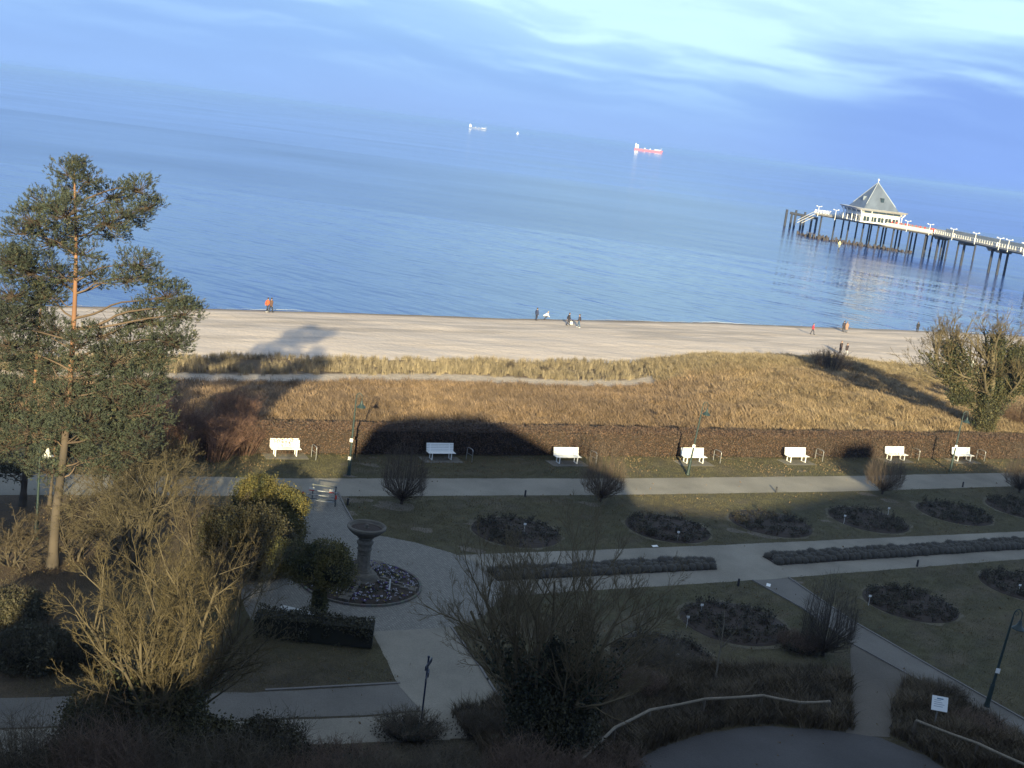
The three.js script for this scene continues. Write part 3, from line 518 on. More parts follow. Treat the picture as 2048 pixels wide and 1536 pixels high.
// pines: foliage sits in pads at the ends of the limbs
function pine(label, foot, trunkPx, pads, s, radius, tufts, group) {
  reseed(s); const base = at(...foot, 0), D = flat(base), o = thing('pine_tree', label, 'tree', base, 0, group);
  const loc = (px, py, dd = 0) => atDepth(px, py, D + dd).sub(base);
  const tp = [V(0, -.1, 0), ...trunkPx.map(([x, y]) => loc(x, y))], H = tp.at(-1).y, curve = new THREE.CatmullRomCurve3(tp), tpts = curve.getPoints(40), trunk = new Geo();
  const bark = y => { const t = sstep(.3, .62, y / H), k = R(.7, 1.25); return [lerp(.07, .25, t) * k, lerp(.056, .13, t) * k, lerp(.044, .075, t) * k]; };
  trunk.tube(tpts, tpts.map(p => radius * lerp(1, .16, clamp(p.y / H) ** .9) * (p.y < .5 ? 1.25 : 1)), 10, tpts.map(p => bark(p.y)));
  trunk.build('trunk', woodMat, o);
  const limbs = new Geo(), leaves = new Geo();
  for (const [px, py, r, dd = R(-1.3, 1.3), dens = 1] of pads) {
    const c = loc(px, py, dd), R0 = r * D / FPX * 1.02, q = tpts.reduce((b, p) => { const e = Math.abs(p.y - Math.max(H * .1, c.y - .25 * Math.hypot(c.x - p.x, c.z - p.z) - .2)); return e < b[0] ? [e, p] : b; }, [1e9, null])[1];
    const m1 = q.clone().lerp(c, .4).add(V(R(-.25, .25), R(-.1, .35), R(-.25, .25))), L = q.distanceTo(c), r0 = .018 + .011 * L, lc = barkTone([.085, .06, .042], R(.6, 1.3));
    { const cv = new THREE.CatmullRomCurve3([q, q.clone().lerp(m1, .5).add(V(R(-.12, .12), R(-.2, .02), R(-.12, .12))), m1, m1.clone().lerp(c, .5).add(V(R(-.2, .2), R(-.12, .2), R(-.2, .2))), c]).getPoints(9); limbs.tube(cv, cv.map((_, i) => r0 * lerp(1, .3, i / 9)), 5, cv.map((_, i) => barkTone(lc, lerp(1.5, .8, i / 9)))); for (let d2 = 0; d2 < 3; d2++) { const b0 = cv[2 + Math.floor(R(0, 6))]; const e0 = b0.clone().add(V(R(-.7, .7), R(-.3, .5), R(-.7, .7))); limbs.tube([b0, b0.clone().lerp(e0, .5).add(V(0, .08, 0)), e0], [.012, .009, .004], 3, lc); } }
    const twigs = Math.max(22, Math.round(R0 * R0 * 105 * dens));
    for (let k = 0; k < twigs; k++) {
      const d = V(R(-1, 1), R(-.75, 1), R(-1, 1)); if (d.length() > 1) d.normalize(); const e = c.clone().add(V(d.x * R0, d.y * R0 * .72, d.z * R0 * 1.05)), b = c.clone().lerp(e, .25).add(V(0, -.12 * R0, 0));
      limbs.tube([c.clone().lerp(q, .12), b, e], [.016, .012, .006], 3, lc);
      const dir = e.clone().sub(c).normalize().add(V(0, .55, 0)).normalize(), tone = R(.6, 1.4) * (.75 + .5 * fbm(e.x * 1.5 + 5, e.y * 1.5 + e.z, 161, 2));
      const nt = Math.round(tufts * R(.7, 1.2));
      for (let t = 0; t < nt; t++) {                             // bottle-brush shoots of needles
        const s0 = e.clone().add(V(R(-1, 1), R(-.7, .8), R(-1, 1)).multiplyScalar(.2)), sd = dir.clone().add(V(R(-.9, .9), R(-.3, .6), R(-.9, .9))).normalize(), sl = R(.12, .24), col = barkTone(rnd() < .1 ? [.075, .07, .036] : [.040, .050, .032], tone * R(.7, 1.3));
        for (let nn = 0; nn < 13; nn++) { const f = nn / 13, p = s0.clone().addScaledVector(sd, sl * f), nd = perp(sd).multiplyScalar(.8).add(sd.clone().multiplyScalar(.75)).normalize(), w = perp(nd).multiplyScalar(.0125), tip = p.clone().addScaledVector(nd, R(.06, .11)); leaves.tri(p.clone().sub(w), p.clone().add(w), tip, col); }
      }
    }
  }
  limbs.build('branches', woodMat, o); const f = leaves.build('needles', needleMat, o); f.userData.kind = 'stuff'; return o;
}
pine('tall Scots pine with orange upper trunk and broad crown at the left', [105, 1135], [[112, 1030], [128, 900], [140, 760], [148, 640], [152, 500], [150, 400], [148, 335]], [
  [138, 345, 34], [178, 362, 26], [160, 330, 20], [225, 392, 32], [280, 378, 32], [296, 415, 26], [255, 428, 42], [215, 445, 40], [92, 408, 36], [132, 428, 44], [70, 440, 38], [42, 462, 32], [108, 482, 48], [168, 505, 36, 0, .7], [15, 520, 44], [62, 540, 48], [25, 590, 50], [92, 590, 40], [8, 645, 42], [66, 645, 38], [122, 560, 34], [278, 528, 36, -1], [302, 560, 24, -1], [255, 560, 34, -1], [190, 560, 28, 1, .6], [230, 470, 30, 1, .7], [185, 545, 24, -.5],
  [335, 592, 44], [368, 628, 36], [300, 640, 48], [340, 680, 44], [386, 612, 17], [262, 690, 46], [310, 705, 38], [228, 720, 42], [282, 765, 44], [205, 672, 38, 0, .8], [360, 690, 24], [170, 745, 42], [232, 800, 50], [280, 822, 38], [178, 838, 46], [130, 792, 36], [210, 872, 40], [240, 745, 30], [110, 660, 34], [60, 690, 30, 0, .7], [305, 735, 26], [255, 640, 26, 1, .7], [150, 905, 42], [95, 940, 36], [250, 900, 36], [290, 870, 34], [205, 930, 36], [320, 780, 28], [20, 690, 40, 0, .8], [90, 720, 36, 1], [140, 850, 34, -1], [35, 520, 34], [145, 395, 34], [60, 860, 40], [120, 890, 40, 1], [180, 790, 40], [40, 785, 36, 1], [325, 832, 22], [160, 690, 34, -1], [235, 845, 38, 1]], 501, .21, 5);
pine('second Scots pine with slimmer trunk at the left frame edge', [45, 1012], [[52, 930], [62, 850], [70, 760], [78, 660], [86, 560]], [
  [30, 715, 34, -.5], [92, 690, 30], [58, 740, 34], [25, 830, 44], [72, 850, 40, -1], [18, 890, 44], [100, 900, 34], [60, 925, 28, -1], [12, 780, 30], [104, 745, 30], [112, 822, 34], [40, 640, 26], [90, 600, 26], [35, 945, 26], [-15, 850, 44], [-20, 760, 40], [-25, 930, 40], [90, 780, 26]], 502, .16, 5);
pine('thin leaning pine stem lit orange beside the main pine trunk', [98, 1010], [[103, 970], [109, 900], [113, 850], [118, 800]], [[118, 800, 26], [100, 830, 24], [135, 845, 26]], 503, .085, 4);
pine('pine at the far left edge leaning out of the frame', [-60, 1040], [[-50, 940], [-40, 820], [-30, 700], [-25, 620]], [[-30, 620, 50], [-70, 680, 50], [-10, 700, 36], [-60, 760, 50], [-20, 800, 34], [-80, 840, 50]], 504, .17, 4);

// bare broadleaf trees
const olive = [.098, .076, .036];
{
  const o = thing('bare_tree', 'large vase shaped bare tree with sunlit olive twigs at lower left', 'tree', at(318, 1520, 0)); const starts = [];
  reseed(601); for (let k = 0; k < 13; k++) { const a = k / 13 * 6.283 + R(-.2, .2), t = R(.14, .58); starts.push([V(Math.cos(a) * .25, 0, Math.sin(a) * .25), V(Math.cos(a) * t, 1, Math.sin(a) * t), R(4.9, 6.3), R(.055, .09)]); }
  const segs = bareTree(o, starts, { levels: 4, n: [8, 6, 6, 6], ratio: .47, spread: .72, up: .08, curl: .18, rmin: .0052, clear: .25, twig: olive }, [.082, .066, .04], 602);
  ivyOn(o, segs, 0, 5000, .4, .05, [[.03, .038, .014], [.05, .052, .018], [.075, .068, .022]], 4.0);
  const w = leafMass(o, [[V(-1.6, 1.1, .8), 1.3, 1.3, 1.1], [V(.2, 1.1, 1.0), 1.5, 1.3, 1.0], [V(1.4, .8, .3), 1.1, .9, 1.1], [V(-.9, 2.2, .5), .8, .8, .7], [V(.5, 2.1, .6), .9, .8, .7]], 380, .06, [[.022, .026, .012], [.04, .042, .018], [.07, .062, .022]], 'ivy');
}
{
  const o = thing('bare_tree', 'smaller bare tree with tangled grey olive branches behind the large vase shaped one', 'tree', at(262, 1135, 0)); const starts = [];
  reseed(611); for (let k = 0; k < 9; k++) { const a = k / 9 * 6.283, t = R(.2, .75); starts.push([V(Math.cos(a) * .2, 0, Math.sin(a) * .2), V(Math.cos(a) * t, 1, Math.sin(a) * t), R(3.6, 4.5), R(.05, .08)]); }
  bareTree(o, starts, { levels: 4, n: [8, 6, 5, 5], ratio: .54, spread: .85, up: .05, curl: .22, rmin: .006, clear: .25, twig: [.10, .082, .046] }, [.085, .07, .045], 612);
}
{
  const o = thing('bare_tree', 'slender bare tree rising behind the tangled one beside the pine trunk', 'tree', at(300, 1050, 0)); const starts = [];
  reseed(614); for (let k = 0; k < 7; k++) { const a = k / 7 * 6.283, t = R(.15, .55); starts.push([V(Math.cos(a) * .2, 0, Math.sin(a) * .2), V(Math.cos(a) * t, 1, Math.sin(a) * t), R(3.2, 4.0), R(.04, .06)]); }
  bareTree(o, starts, { levels: 4, n: [7, 6, 5, 4], ratio: .5, spread: .75, up: .07, curl: .19, rmin: .006, clear: .3, twig: [.11, .088, .045] }, [.12, .10, .055], 615);
}
{
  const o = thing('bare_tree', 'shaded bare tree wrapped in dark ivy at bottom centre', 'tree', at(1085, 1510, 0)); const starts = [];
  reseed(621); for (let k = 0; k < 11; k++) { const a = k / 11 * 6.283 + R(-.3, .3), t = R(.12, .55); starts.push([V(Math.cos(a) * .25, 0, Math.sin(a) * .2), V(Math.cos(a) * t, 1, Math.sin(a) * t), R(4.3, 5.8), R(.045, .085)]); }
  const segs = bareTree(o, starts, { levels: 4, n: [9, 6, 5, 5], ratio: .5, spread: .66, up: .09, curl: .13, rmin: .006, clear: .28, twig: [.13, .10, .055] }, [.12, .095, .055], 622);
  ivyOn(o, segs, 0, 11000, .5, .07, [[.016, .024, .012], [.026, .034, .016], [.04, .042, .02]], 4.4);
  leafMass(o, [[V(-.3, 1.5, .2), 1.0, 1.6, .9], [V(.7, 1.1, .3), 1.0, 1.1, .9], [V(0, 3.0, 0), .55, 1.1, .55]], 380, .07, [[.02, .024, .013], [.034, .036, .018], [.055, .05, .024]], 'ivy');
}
{
  const o = thing('sapling', 'thin young tree with a few twigs in front of the large rose bed', 'tree', at(1428, 1372, 0));
  reseed(631); bareTree(o, [[V(0, 0, 0), V(.09, 1, 0), 2.6, .035]], { levels: 3, n: [9, 4, 3], ratio: .34, spread: .85, up: .08, curl: .1, rmin: .006, clear: .5, twig: [.14, .11, .06] }, [.15, .13, .10], 632);
  const p = thing('sapling', 'second thin sapling left of the first, in the overgrown bed', 'tree', at(1325, 1370, 0));
  bareTree(p, [[V(0, 0, 0), V(.1, 1, 0), 2.3, .022]], { levels: 2, n: [7, 3], ratio: .3, spread: .9, up: .1, curl: .1, rmin: .005, clear: .5, twig: [.13, .10, .06] }, [.12, .1, .07], 634);
}
{
  const base = ground3(1962, 868), o = thing('ivy_tree', 'ivy clad tree with bare spreading branches on the dune at right', 'tree', base); const starts = [];
  reseed(641);
  starts.push([V(0, -.2, 0), V(.06, 1, 0), 6.6, .24], [V(.2, 1.2, .1), V(.55, 1, .1), 4.6, .16], [V(-.1, 1.4, 0), V(-1.3, .75, .1), 6.2, .16], [V(-1.6, 2.3, 0), V(-.9, 1, .1), 4.2, .12], [V(-2.6, 3.0, 0), V(-.5, 1, .2), 3.4, .09], [V(-.1, 2.4, 0), V(-.8, 1, .1), 4.6, .12], [V(.2, 2.2, 0), V(1.0, .9, .1), 4.2, .13], [V(.1, 3.4, 0), V(-.25, 1, .2), 3.8, .11], [V(.1, 3, .1), V(.4, 1, -.3), 4.2, .12]);
  o.scale.setScalar(1.22); const segs = bareTree(o, starts, { levels: 4, n: [8, 6, 5, 4], ratio: .52, spread: .68, up: .06, curl: .14, rmin: .011, clear: .35, twig: [.135, .105, .055] }, [.11, .09, .055], 642);
  ivyOn(o, segs, 0, 17000, .7, .07, [[.024, .034, .014], [.04, .046, .018], [.065, .06, .022], [.085, .072, .028]], 8.5);
  leafMass(o, [[V(.1, 1.8, 0), .85, 1.9, .8], [V(.5, 3.9, 0), .9, 1.5, .85], [V(-1.9, 2.4, .1), .9, .6, .6], [V(1.2, 5.2, 0), .75, 1.2, .7], [V(-.1, 5.8, 0), .6, 1.1, .6]], 260, .075, [[.022, .032, .013], [.04, .044, .017], [.065, .058, .022]], 'ivy');
}
{
  const base = ground3(2075, 860), o = thing('ivy_tree', 'second ivy covered tree cut by the right frame edge', 'tree', base);
  reseed(644); const segs = bareTree(o, [[V(0, -.2, 0), V(-.1, 1, 0), 4.6, .2], [V(0, 1.4, 0), V(-.7, 1, 0), 3.6, .12], [V(0, 2, 0), V(.6, 1, 0), 3.6, .12]], { levels: 4, n: [7, 5, 4, 3], ratio: .5, spread: .62, up: .07, curl: .13, rmin: .011, clear: .35, twig: [.135, .105, .055] }, [.11, .09, .055], 645);
  ivyOn(o, segs, 0, 7000, .7, .075, [[.035, .048, .016], [.06, .066, .022], [.095, .085, .028]], 6.5);
}
[[150, 1120, 8, 2.6, .9, 616, 'low tangled bare bush at the foot of the main pine trunk'], [395, 1120, 9, 3.0, .85, 617, 'tangled bare bush between the slender tree and the dark evergreen'], [430, 1215, 8, 2.3, .9, 618, 'brownish bare bush right behind the vase shaped tree crown'], [215, 1010, 9, 3.1, .8, 619, 'bare bush standing at the promenade between pine and slender tree'], [20, 1130, 8, 2.0, .9, 620, 'low bare bush at the left frame edge below the second pine']].forEach(([px, py, n, len, sp, sd, l]) => {
  const o = thing('bare_bush', l, 'bush', at(px, py, 0)), st = []; reseed(sd);
  for (let k = 0; k < n; k++) { const a = k / n * 6.283 + R(-.3, .3), t = R(.2, sp); st.push([V(Math.cos(a) * .2, 0, Math.sin(a) * .2), V(Math.cos(a) * t, 1, Math.sin(a) * t), len * R(.75, 1.05), R(.03, .045)]); }
  bareTree(o, st, { levels: 4, n: [7, 5, 5, 4], ratio: .52, spread: .85, up: .05, curl: .22, rmin: .0058, clear: .2, twig: [.088, .068, .042] }, [.075, .06, .04], sd + 40);
});
// evergreen masses beside the plaza
const ever = [[.024, .03, .011], [.042, .046, .015], [.075, .07, .02], [.12, .098, .026]];
{
  const o = thing('evergreen_bush', 'rounded evergreen bush with sunlit yellow green top beside the barrier', 'bush', at(548, 1062, 0)); reseed(651);
  leafMass(o, [[V(-.2, 1.15, 0), 1.2, 1.25, 1.1], [V(.75, 1.35, -.2), .75, .7, .8], [V(-1.1, 1.3, -.2), 1.0, 1.1, 1.0], [V(-.9, 2.0, -.3), .7, .6, .7], [V(.2, .7, .9), 1.0, .8, .8], [V(1.0, .6, 1.2), .7, .6, .7]], 420, .06, ever);
  const p = thing('evergreen_bush', 'dark evergreen bush in the middle behind the topiary tree', 'bush', at(500, 1150, 0));
  leafMass(p, [[V(0, 1.2, 0), 1.5, 1.3, 1.2], [V(-1.2, 1.6, -.3), 1.2, 1.2, 1.1], [V(.2, 2.0, -.5), 1.1, 1.0, .9], [V(.9, 1.0, -.3), .9, 1.0, .9], [V(1.2, 1.7, .2), .7, .7, .7]], 380, .062, [[.02, .022, .01], [.034, .032, .014], [.05, .042, .018]]);
  const q = thing('topiary_tree', 'clipped evergreen tree with leafy stem and square crown beside the fountain', 'tree', at(635, 1240, 0));
  const stem = new Geo(); stem.tube([V(0, -.05, 0), V(.02, .8, 0), V(-.1, 1.7, 0)], [.12, .10, .09], 8, [.05, .04, .03]); stem.build('trunk', woodMat, q);
  leafMass(q, [[V(0, .65, 0), .36, .8, .36]], 700, .045, ever.slice(0, 3), 'stem_ivy');
  leafMass(q, [[V(.45, 2.15, 0), .85, .8, .8], [V(-.5, 2.2, -.1), .95, .75, .8], [V(-1.3, 2.35, -.3), .85, .7, .8], [V(.1, 2.7, -.3), .9, .55, .7]], 520, .05, ever, 'crown');
  hedgeRun('low_hedge', 'low dark clipped hedge at the lower edge of the plaza', at(505, 1278, 0), at(742, 1302, 0), 1.0, .95, 420, [[.03, .03, .017], [.042, .04, .02], [.055, .048, .024]], .22);
}
// dark undergrowth along the bottom
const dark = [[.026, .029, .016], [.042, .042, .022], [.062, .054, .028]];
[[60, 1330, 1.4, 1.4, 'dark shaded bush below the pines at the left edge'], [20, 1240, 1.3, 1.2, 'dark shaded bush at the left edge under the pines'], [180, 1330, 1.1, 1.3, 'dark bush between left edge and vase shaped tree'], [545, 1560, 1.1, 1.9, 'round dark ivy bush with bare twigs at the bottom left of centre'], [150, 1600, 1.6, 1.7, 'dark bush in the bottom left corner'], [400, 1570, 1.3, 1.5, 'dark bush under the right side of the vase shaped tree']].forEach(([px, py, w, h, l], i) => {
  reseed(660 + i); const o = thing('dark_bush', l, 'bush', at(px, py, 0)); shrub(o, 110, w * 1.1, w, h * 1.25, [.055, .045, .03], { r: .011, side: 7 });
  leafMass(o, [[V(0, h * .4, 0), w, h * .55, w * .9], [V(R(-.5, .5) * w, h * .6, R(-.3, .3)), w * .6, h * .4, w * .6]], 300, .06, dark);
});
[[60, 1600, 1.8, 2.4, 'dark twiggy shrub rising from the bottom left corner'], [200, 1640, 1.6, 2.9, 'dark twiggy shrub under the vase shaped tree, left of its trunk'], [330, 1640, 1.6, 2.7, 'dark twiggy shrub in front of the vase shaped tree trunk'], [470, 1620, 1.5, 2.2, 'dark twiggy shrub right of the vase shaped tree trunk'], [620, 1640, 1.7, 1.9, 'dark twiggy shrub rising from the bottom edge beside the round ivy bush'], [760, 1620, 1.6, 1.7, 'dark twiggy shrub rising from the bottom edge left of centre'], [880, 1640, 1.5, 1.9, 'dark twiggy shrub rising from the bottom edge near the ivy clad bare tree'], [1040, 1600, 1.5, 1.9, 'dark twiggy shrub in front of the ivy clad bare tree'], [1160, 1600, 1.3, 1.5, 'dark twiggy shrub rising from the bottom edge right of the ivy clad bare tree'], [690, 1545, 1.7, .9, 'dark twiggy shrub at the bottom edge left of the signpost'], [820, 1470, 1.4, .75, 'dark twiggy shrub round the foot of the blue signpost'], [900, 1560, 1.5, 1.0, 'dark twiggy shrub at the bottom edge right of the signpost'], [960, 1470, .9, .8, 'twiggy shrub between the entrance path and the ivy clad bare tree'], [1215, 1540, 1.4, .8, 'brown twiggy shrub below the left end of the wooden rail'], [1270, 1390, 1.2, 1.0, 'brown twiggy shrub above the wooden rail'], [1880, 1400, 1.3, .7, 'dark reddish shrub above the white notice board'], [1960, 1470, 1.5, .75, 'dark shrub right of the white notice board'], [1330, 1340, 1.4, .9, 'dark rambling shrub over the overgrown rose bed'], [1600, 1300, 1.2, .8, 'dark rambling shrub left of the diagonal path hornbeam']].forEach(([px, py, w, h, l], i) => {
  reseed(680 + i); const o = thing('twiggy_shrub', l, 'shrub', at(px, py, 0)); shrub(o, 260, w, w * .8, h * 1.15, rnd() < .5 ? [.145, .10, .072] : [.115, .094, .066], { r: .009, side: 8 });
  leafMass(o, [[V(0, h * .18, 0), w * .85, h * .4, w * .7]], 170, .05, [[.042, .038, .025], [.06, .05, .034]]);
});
// ------------------------------------------------------------------ benches and hoops along the promenade
const hedgeTurn = Math.atan2(.462, 1);                           // objects lined up with the hedge face the garden
const whitePaint = mat(.82, .82, .80, .45), steel = mat(.42, .43, .44, .35, { metalness: .7 }), lampGreen = mat(.02, .038, .037, .5), pale = mat(.8, .8, .78, .4);
{
  const slat = new THREE.BoxGeometry(1.75, .085, .03), leg = (() => { const g = new Geo(); g.box(0, .21, .22, .05, .42, .05); g.box(0, .21, -.2, .05, .42, .05); g.box(0, .41, .0, .05, .05, .5); const m = new THREE.Matrix4().makeRotationX(-.22).setPosition(0, .66, -.27); g.box(0, 0, 0, .05, .55, .045, [1, 1, 1], m); g.box(0, .03, .0, .05, .05, .5); return g.geometry(); })();
  const proto = thing('park_bench', 'x', 'bench', V(0, 0, 0), hedgeTurn, 'white park benches along the hedge');
  for (const x of [-.62, .62]) { const l = part('leg', leg, whitePaint, proto); l.position.x = x; }
  for (let k = 0; k < 5; k++) { const s = part('seat_slat', slat, whitePaint, proto); s.position.set(0, .452, .25 - k * .105); s.rotation.x = Math.PI / 2; }
  for (let k = 0; k < 5; k++) { const s = part('backrest_slat', slat, whitePaint, proto); s.position.set(0, .52 + k * .097, -.222 - k * .021); s.rotation.x = -.22; }
  const B = [[569, 912, 'white slatted bench farthest left, brightly sunlit beside the first street lamp'], [880, 919.5, 'white slatted bench in the shadow of the hotel, second from the left'], [1133, 927, 'white slatted bench dappled with shade beside the second columnar hornbeam'], [1386, 926.5, 'white slatted bench crossed by the pole of the second street lamp'], [1592, 924.5, 'white slatted bench standing free in the sun, right of the second street lamp'], [1791, 921, 'white slatted bench partly hidden by the third columnar hornbeam'], [1924, 922, 'white slatted bench farthest right beside the third street lamp']];
  const padMat = new THREE.MeshStandardMaterial({ color: rgb(.27, .25, .215), roughness: .95, map: paveMap });
  const hoopG = (() => { const c = new THREE.CatmullRomCurve3([V(0, 0, .36), V(0, .68, .36), V(0, .78, .28), V(0, .79, 0), V(0, .78, -.28), V(0, .68, -.36), V(0, 0, -.36)], false, 'catmullrom', .15); return new THREE.TubeGeometry(c, 28, .024, 7); })(), hoopBar = new THREE.CylinderGeometry(.016, .016, .7, 6); hoopBar.rotateX(Math.PI / 2);
  const hp = thing('steel_hoop', 'x', 'bicycle stand', V(0, 0, 0), hedgeTurn + .12, 'steel hoops beside the benches');
  part('hoop', hoopG, steel, hp); const hb = part('crossbar', hoopBar, steel, hp); hb.position.y = .42;
  const where = ['farthest left bench', 'shaded second bench', 'dappled third bench', 'bench behind the second street lamp', 'free standing fifth bench', 'bench hidden by the third hornbeam', 'farthest right bench'];
  B.forEach(([px, py, l], i) => {
    const p = at(px, py, 0).add(V(0, 0, -.1)); if (i === 0) { proto.position.copy(p); proto.userData.label = l; } else copyOf(proto, l, p);
    const pad = new Geo(); pad.box(0, .006, .12, 2.5, .03, 1.25); const m = pad.build('paved_pad', padMat); m.position.copy(p); m.rotation.y = hedgeTurn; m.userData.kind = 'structure';
    const h = at(px + [58, 58, 52, 47, 45, 38, 36][i], py + [7, 4, 2, -1, -2, -1, 0][i] - 2, 0); const hl = 'grey steel hoop standing right of the ' + where[i]; if (i === 0) { hp.position.copy(h); hp.userData.label = hl; } else copyOf(hp, hl, h);
  });
}
// ------------------------------------------------------------------ street lamps
{
  function lamp(label, foot, h, lean, plates, m = lampGreen, headM = lampGreen, side = 1) {
    const o = thing('street_lamp', label, 'street lamp', at(...foot, 0), 0, 'old fashioned promenade lamps'); o.rotation.z = lean;
    const pole = new THREE.LatheGeometry([[.0, 0], [.13, 0], [.13, .05], [.10, .12], [.085, .9], [.095, .95], [.06, 1.0], [.045, h - .9], [.035, h - .35], [0, h - .34]].map(q => new THREE.Vector2(...q)), 14); part('pole', pole, m, o);
    const c = new THREE.CatmullRomCurve3([V(0, h - .4, 0), V(side * .02, h - .1, 0), V(side * .14, h + .02, 0), V(side * .28, h - .06, 0), V(side * .33, h - .28, 0), V(side * .33, h - .42, 0)]); part('arm', new THREE.TubeGeometry(c, 24, .022, 8), m, o);
    const scroll = new THREE.TorusGeometry(.075, .012, 6, 18); const sc = part('scroll', scroll, m, o); sc.position.set(side * .1, h - .16, 0);
    const shade = new THREE.LatheGeometry([[.03, 0], [.06, -.04], [.075, -.14], [.13, -.25], [.25, -.36], [.26, -.39], [.24, -.38], [.12, -.26], [.02, -.1]].map(q => new THREE.Vector2(...q)), 20), s = part('shade', shade, headM, o); s.position.set(side * .33, h - .40, 0);
    const b = part('bulb', new THREE.SphereGeometry(.07, 12, 8), mat(.75, .75, .7, .3), s); b.position.y = -.3;
    for (const [y, r] of plates) { const q = part('sticker', new THREE.BoxGeometry(.17, .2, .012), pale, o); q.position.set(-.02, y, .11); }
    return o;
  }
  lamp('green street lamp with hanging shade standing between first and second bench', [697, 950], 4.75, -.0, [[2.05], [1.0]]);
  lamp('green street lamp with hanging shade in front of the fourth bench', [1375, 950], 4.85, -.06, [[1.95]]);
  lamp('green street lamp whose head hides in the ivy tree, beside the last bench', [1900, 943], 4.5, -.03, [[1.9]]);
  lamp('dark green street lamp in shade at the lower right by the notice board', [1973, 1413], 4.2, -.07, [[1.6]]);
  lamp('pale headed street lamp standing among the pines at the left', [72, 1078], 4.6, 0, [], lampGreen, mat(.6, .6, .54, .5), 1);
}
// ------------------------------------------------------------------ the stone basin and its round flower bed
{
  const c = at(722, 1166, 0), stone = new THREE.MeshStandardMaterial({ color: rgb(.185, .165, .135), roughness: .95, map: grainMap, bumpMap: grainBump, bumpScale: .015 });
  const L = (pts, n = 36) => new THREE.LatheGeometry(pts.map(q => new THREE.Vector2(...q)), n);
  const bed = thing('flower_bed', 'round bed of white and violet pansies around the stone basin', 'flower bed', c.clone()); reseed(701);
  part('soil', L([[0, .3], [1.2, .26], [2.3, .14], [2.52, .02], [2.55, -.03]], 64), soilMat, bed);
  const edge = new Geo(); for (let k = 0; k < 72; k++) { const a = k / 72 * 6.283; edge.box(0, .03, 0, .21, .13, .1, [1, 1, 1].map(() => R(.8, 1.1)), new THREE.Matrix4().makeRotationY(-a - Math.PI / 2).setPosition(Math.cos(a) * 2.6, 0, Math.sin(a) * 2.6)); } edge.build('stone_edging', vmat(.95, { color: rgb(.13, .12, .10) }), bed);
  const f = new Geo(); for (let k = 0; k < 620; k++) { const a = R(0, 6.283), q = Math.sqrt(R(.12, .98)) * 2.45, x = Math.cos(a) * q, z = Math.sin(a) * q, y = .3 - q * q * .045 + .06, cl = rnd(); for (let t = 0; t < 6; t++) f.leaf(V(x + R(-.1, .1), y + R(-.05, .02), z + R(-.1, .1)), R(.03, .06), barkTone([.03, .04, .02], R(.5, 1.5))); const pc = cl < .42 ? [.62, .6, .66] : cl < .6 ? [.16, .1, .34] : cl < .7 ? [.5, .42, .12] : null; if (pc) for (let t = 0; t < 3; t++) f.leaf(V(x + R(-.05, .05), y + R(.04, .08), z + R(-.05, .05)), R(.03, .05), barkTone(pc, R(.7, 1.1)), 2); }
  const fm = f.build('pansies', leafMat, bed); fm.userData.kind = 'stuff';
  const pm = new Geo(); pm.box(1.35, .55, 1.15, .06, .5, .012); pm.build('plant_label', tagMat, bed);
  const o = thing('stone_basin', 'tall weathered stone bird basin on a fluted column in the plaza', 'fountain', c.clone());
  part('plinth', L([[0, 0], [.86, 0], [.86, .22], [.8, .27], [.66, .29], [.64, .46], [.58, .52], [.42, .56], [0, .57]]), stone, o);
  const col = L([[.40, .56], [.37, .64], [.31, .72], [.28, .95], [.265, 1.3], [.27, 1.34], [0, 1.36]], 40), P = col.attributes.position; for (let k = 0; k < P.count; k++) { const x = P.getX(k), z = P.getZ(k), a = Math.atan2(z, x), q = 1 + .055 * Math.cos(a * 8); P.setX(k, x * q); P.setZ(k, z * q); } col.computeVertexNormals(); part('column', col, stone, o);
  part('capital', L([[0, 1.34], [.27, 1.34], [.30, 1.38], [.27, 1.42], [.30, 1.55], [.34, 1.6], [.30, 1.64], [.30, 1.78], [.36, 1.84], [.37, 1.92], [.30, 1.96], [.29, 2.04], [.36, 2.1], [.36, 2.14], [0, 2.15]]), stone, o);
  const bowl = part('bowl', L([[0, 2.14], [.34, 2.14], [.4, 2.18], [.6, 2.3], [.76, 2.44], [.8, 2.5], [.84, 2.53], [.85, 2.6], [.83, 2.64], [.75, 2.64], [.72, 2.58], [.66, 2.5], [0, 2.46]], 48), stone, o);
  part('soil', L([[0, 2.54], [.6, 2.52], [.7, 2.5]], 32), soilMat, bowl); const k = part('finial', L([[0, 0], [.1, 0], [.11, .06], [.06, .09], [.09, .14], [.06, .2], [0, .21]], 16), stone, bowl); k.position.y = 2.5;
  for (let i = 0; i < 4; i++) { const a = .16 + i * Math.PI / 2, g = new Geo(), m = new THREE.Matrix4(); for (const w of [-.16, .16]) for (let s = 0; s < 5; s++) { m.makeRotationY(-a).setPosition(0, 0, 0); const sh = new THREE.Matrix4().makeTranslation(.78 + (s + .5) * .345, .2 - s * .025, w); g.box(0, 0, 0, .335, .4 - s * .05, .13, [1, 1, 1], m.clone().multiply(sh)); } g.box(0, 0, 0, 1.7, .2, .2, [.5, .5, .5], m.clone().multiply(new THREE.Matrix4().makeTranslation(1.62, .1, 0))); g.build('arm_wall', stone, o); }
}
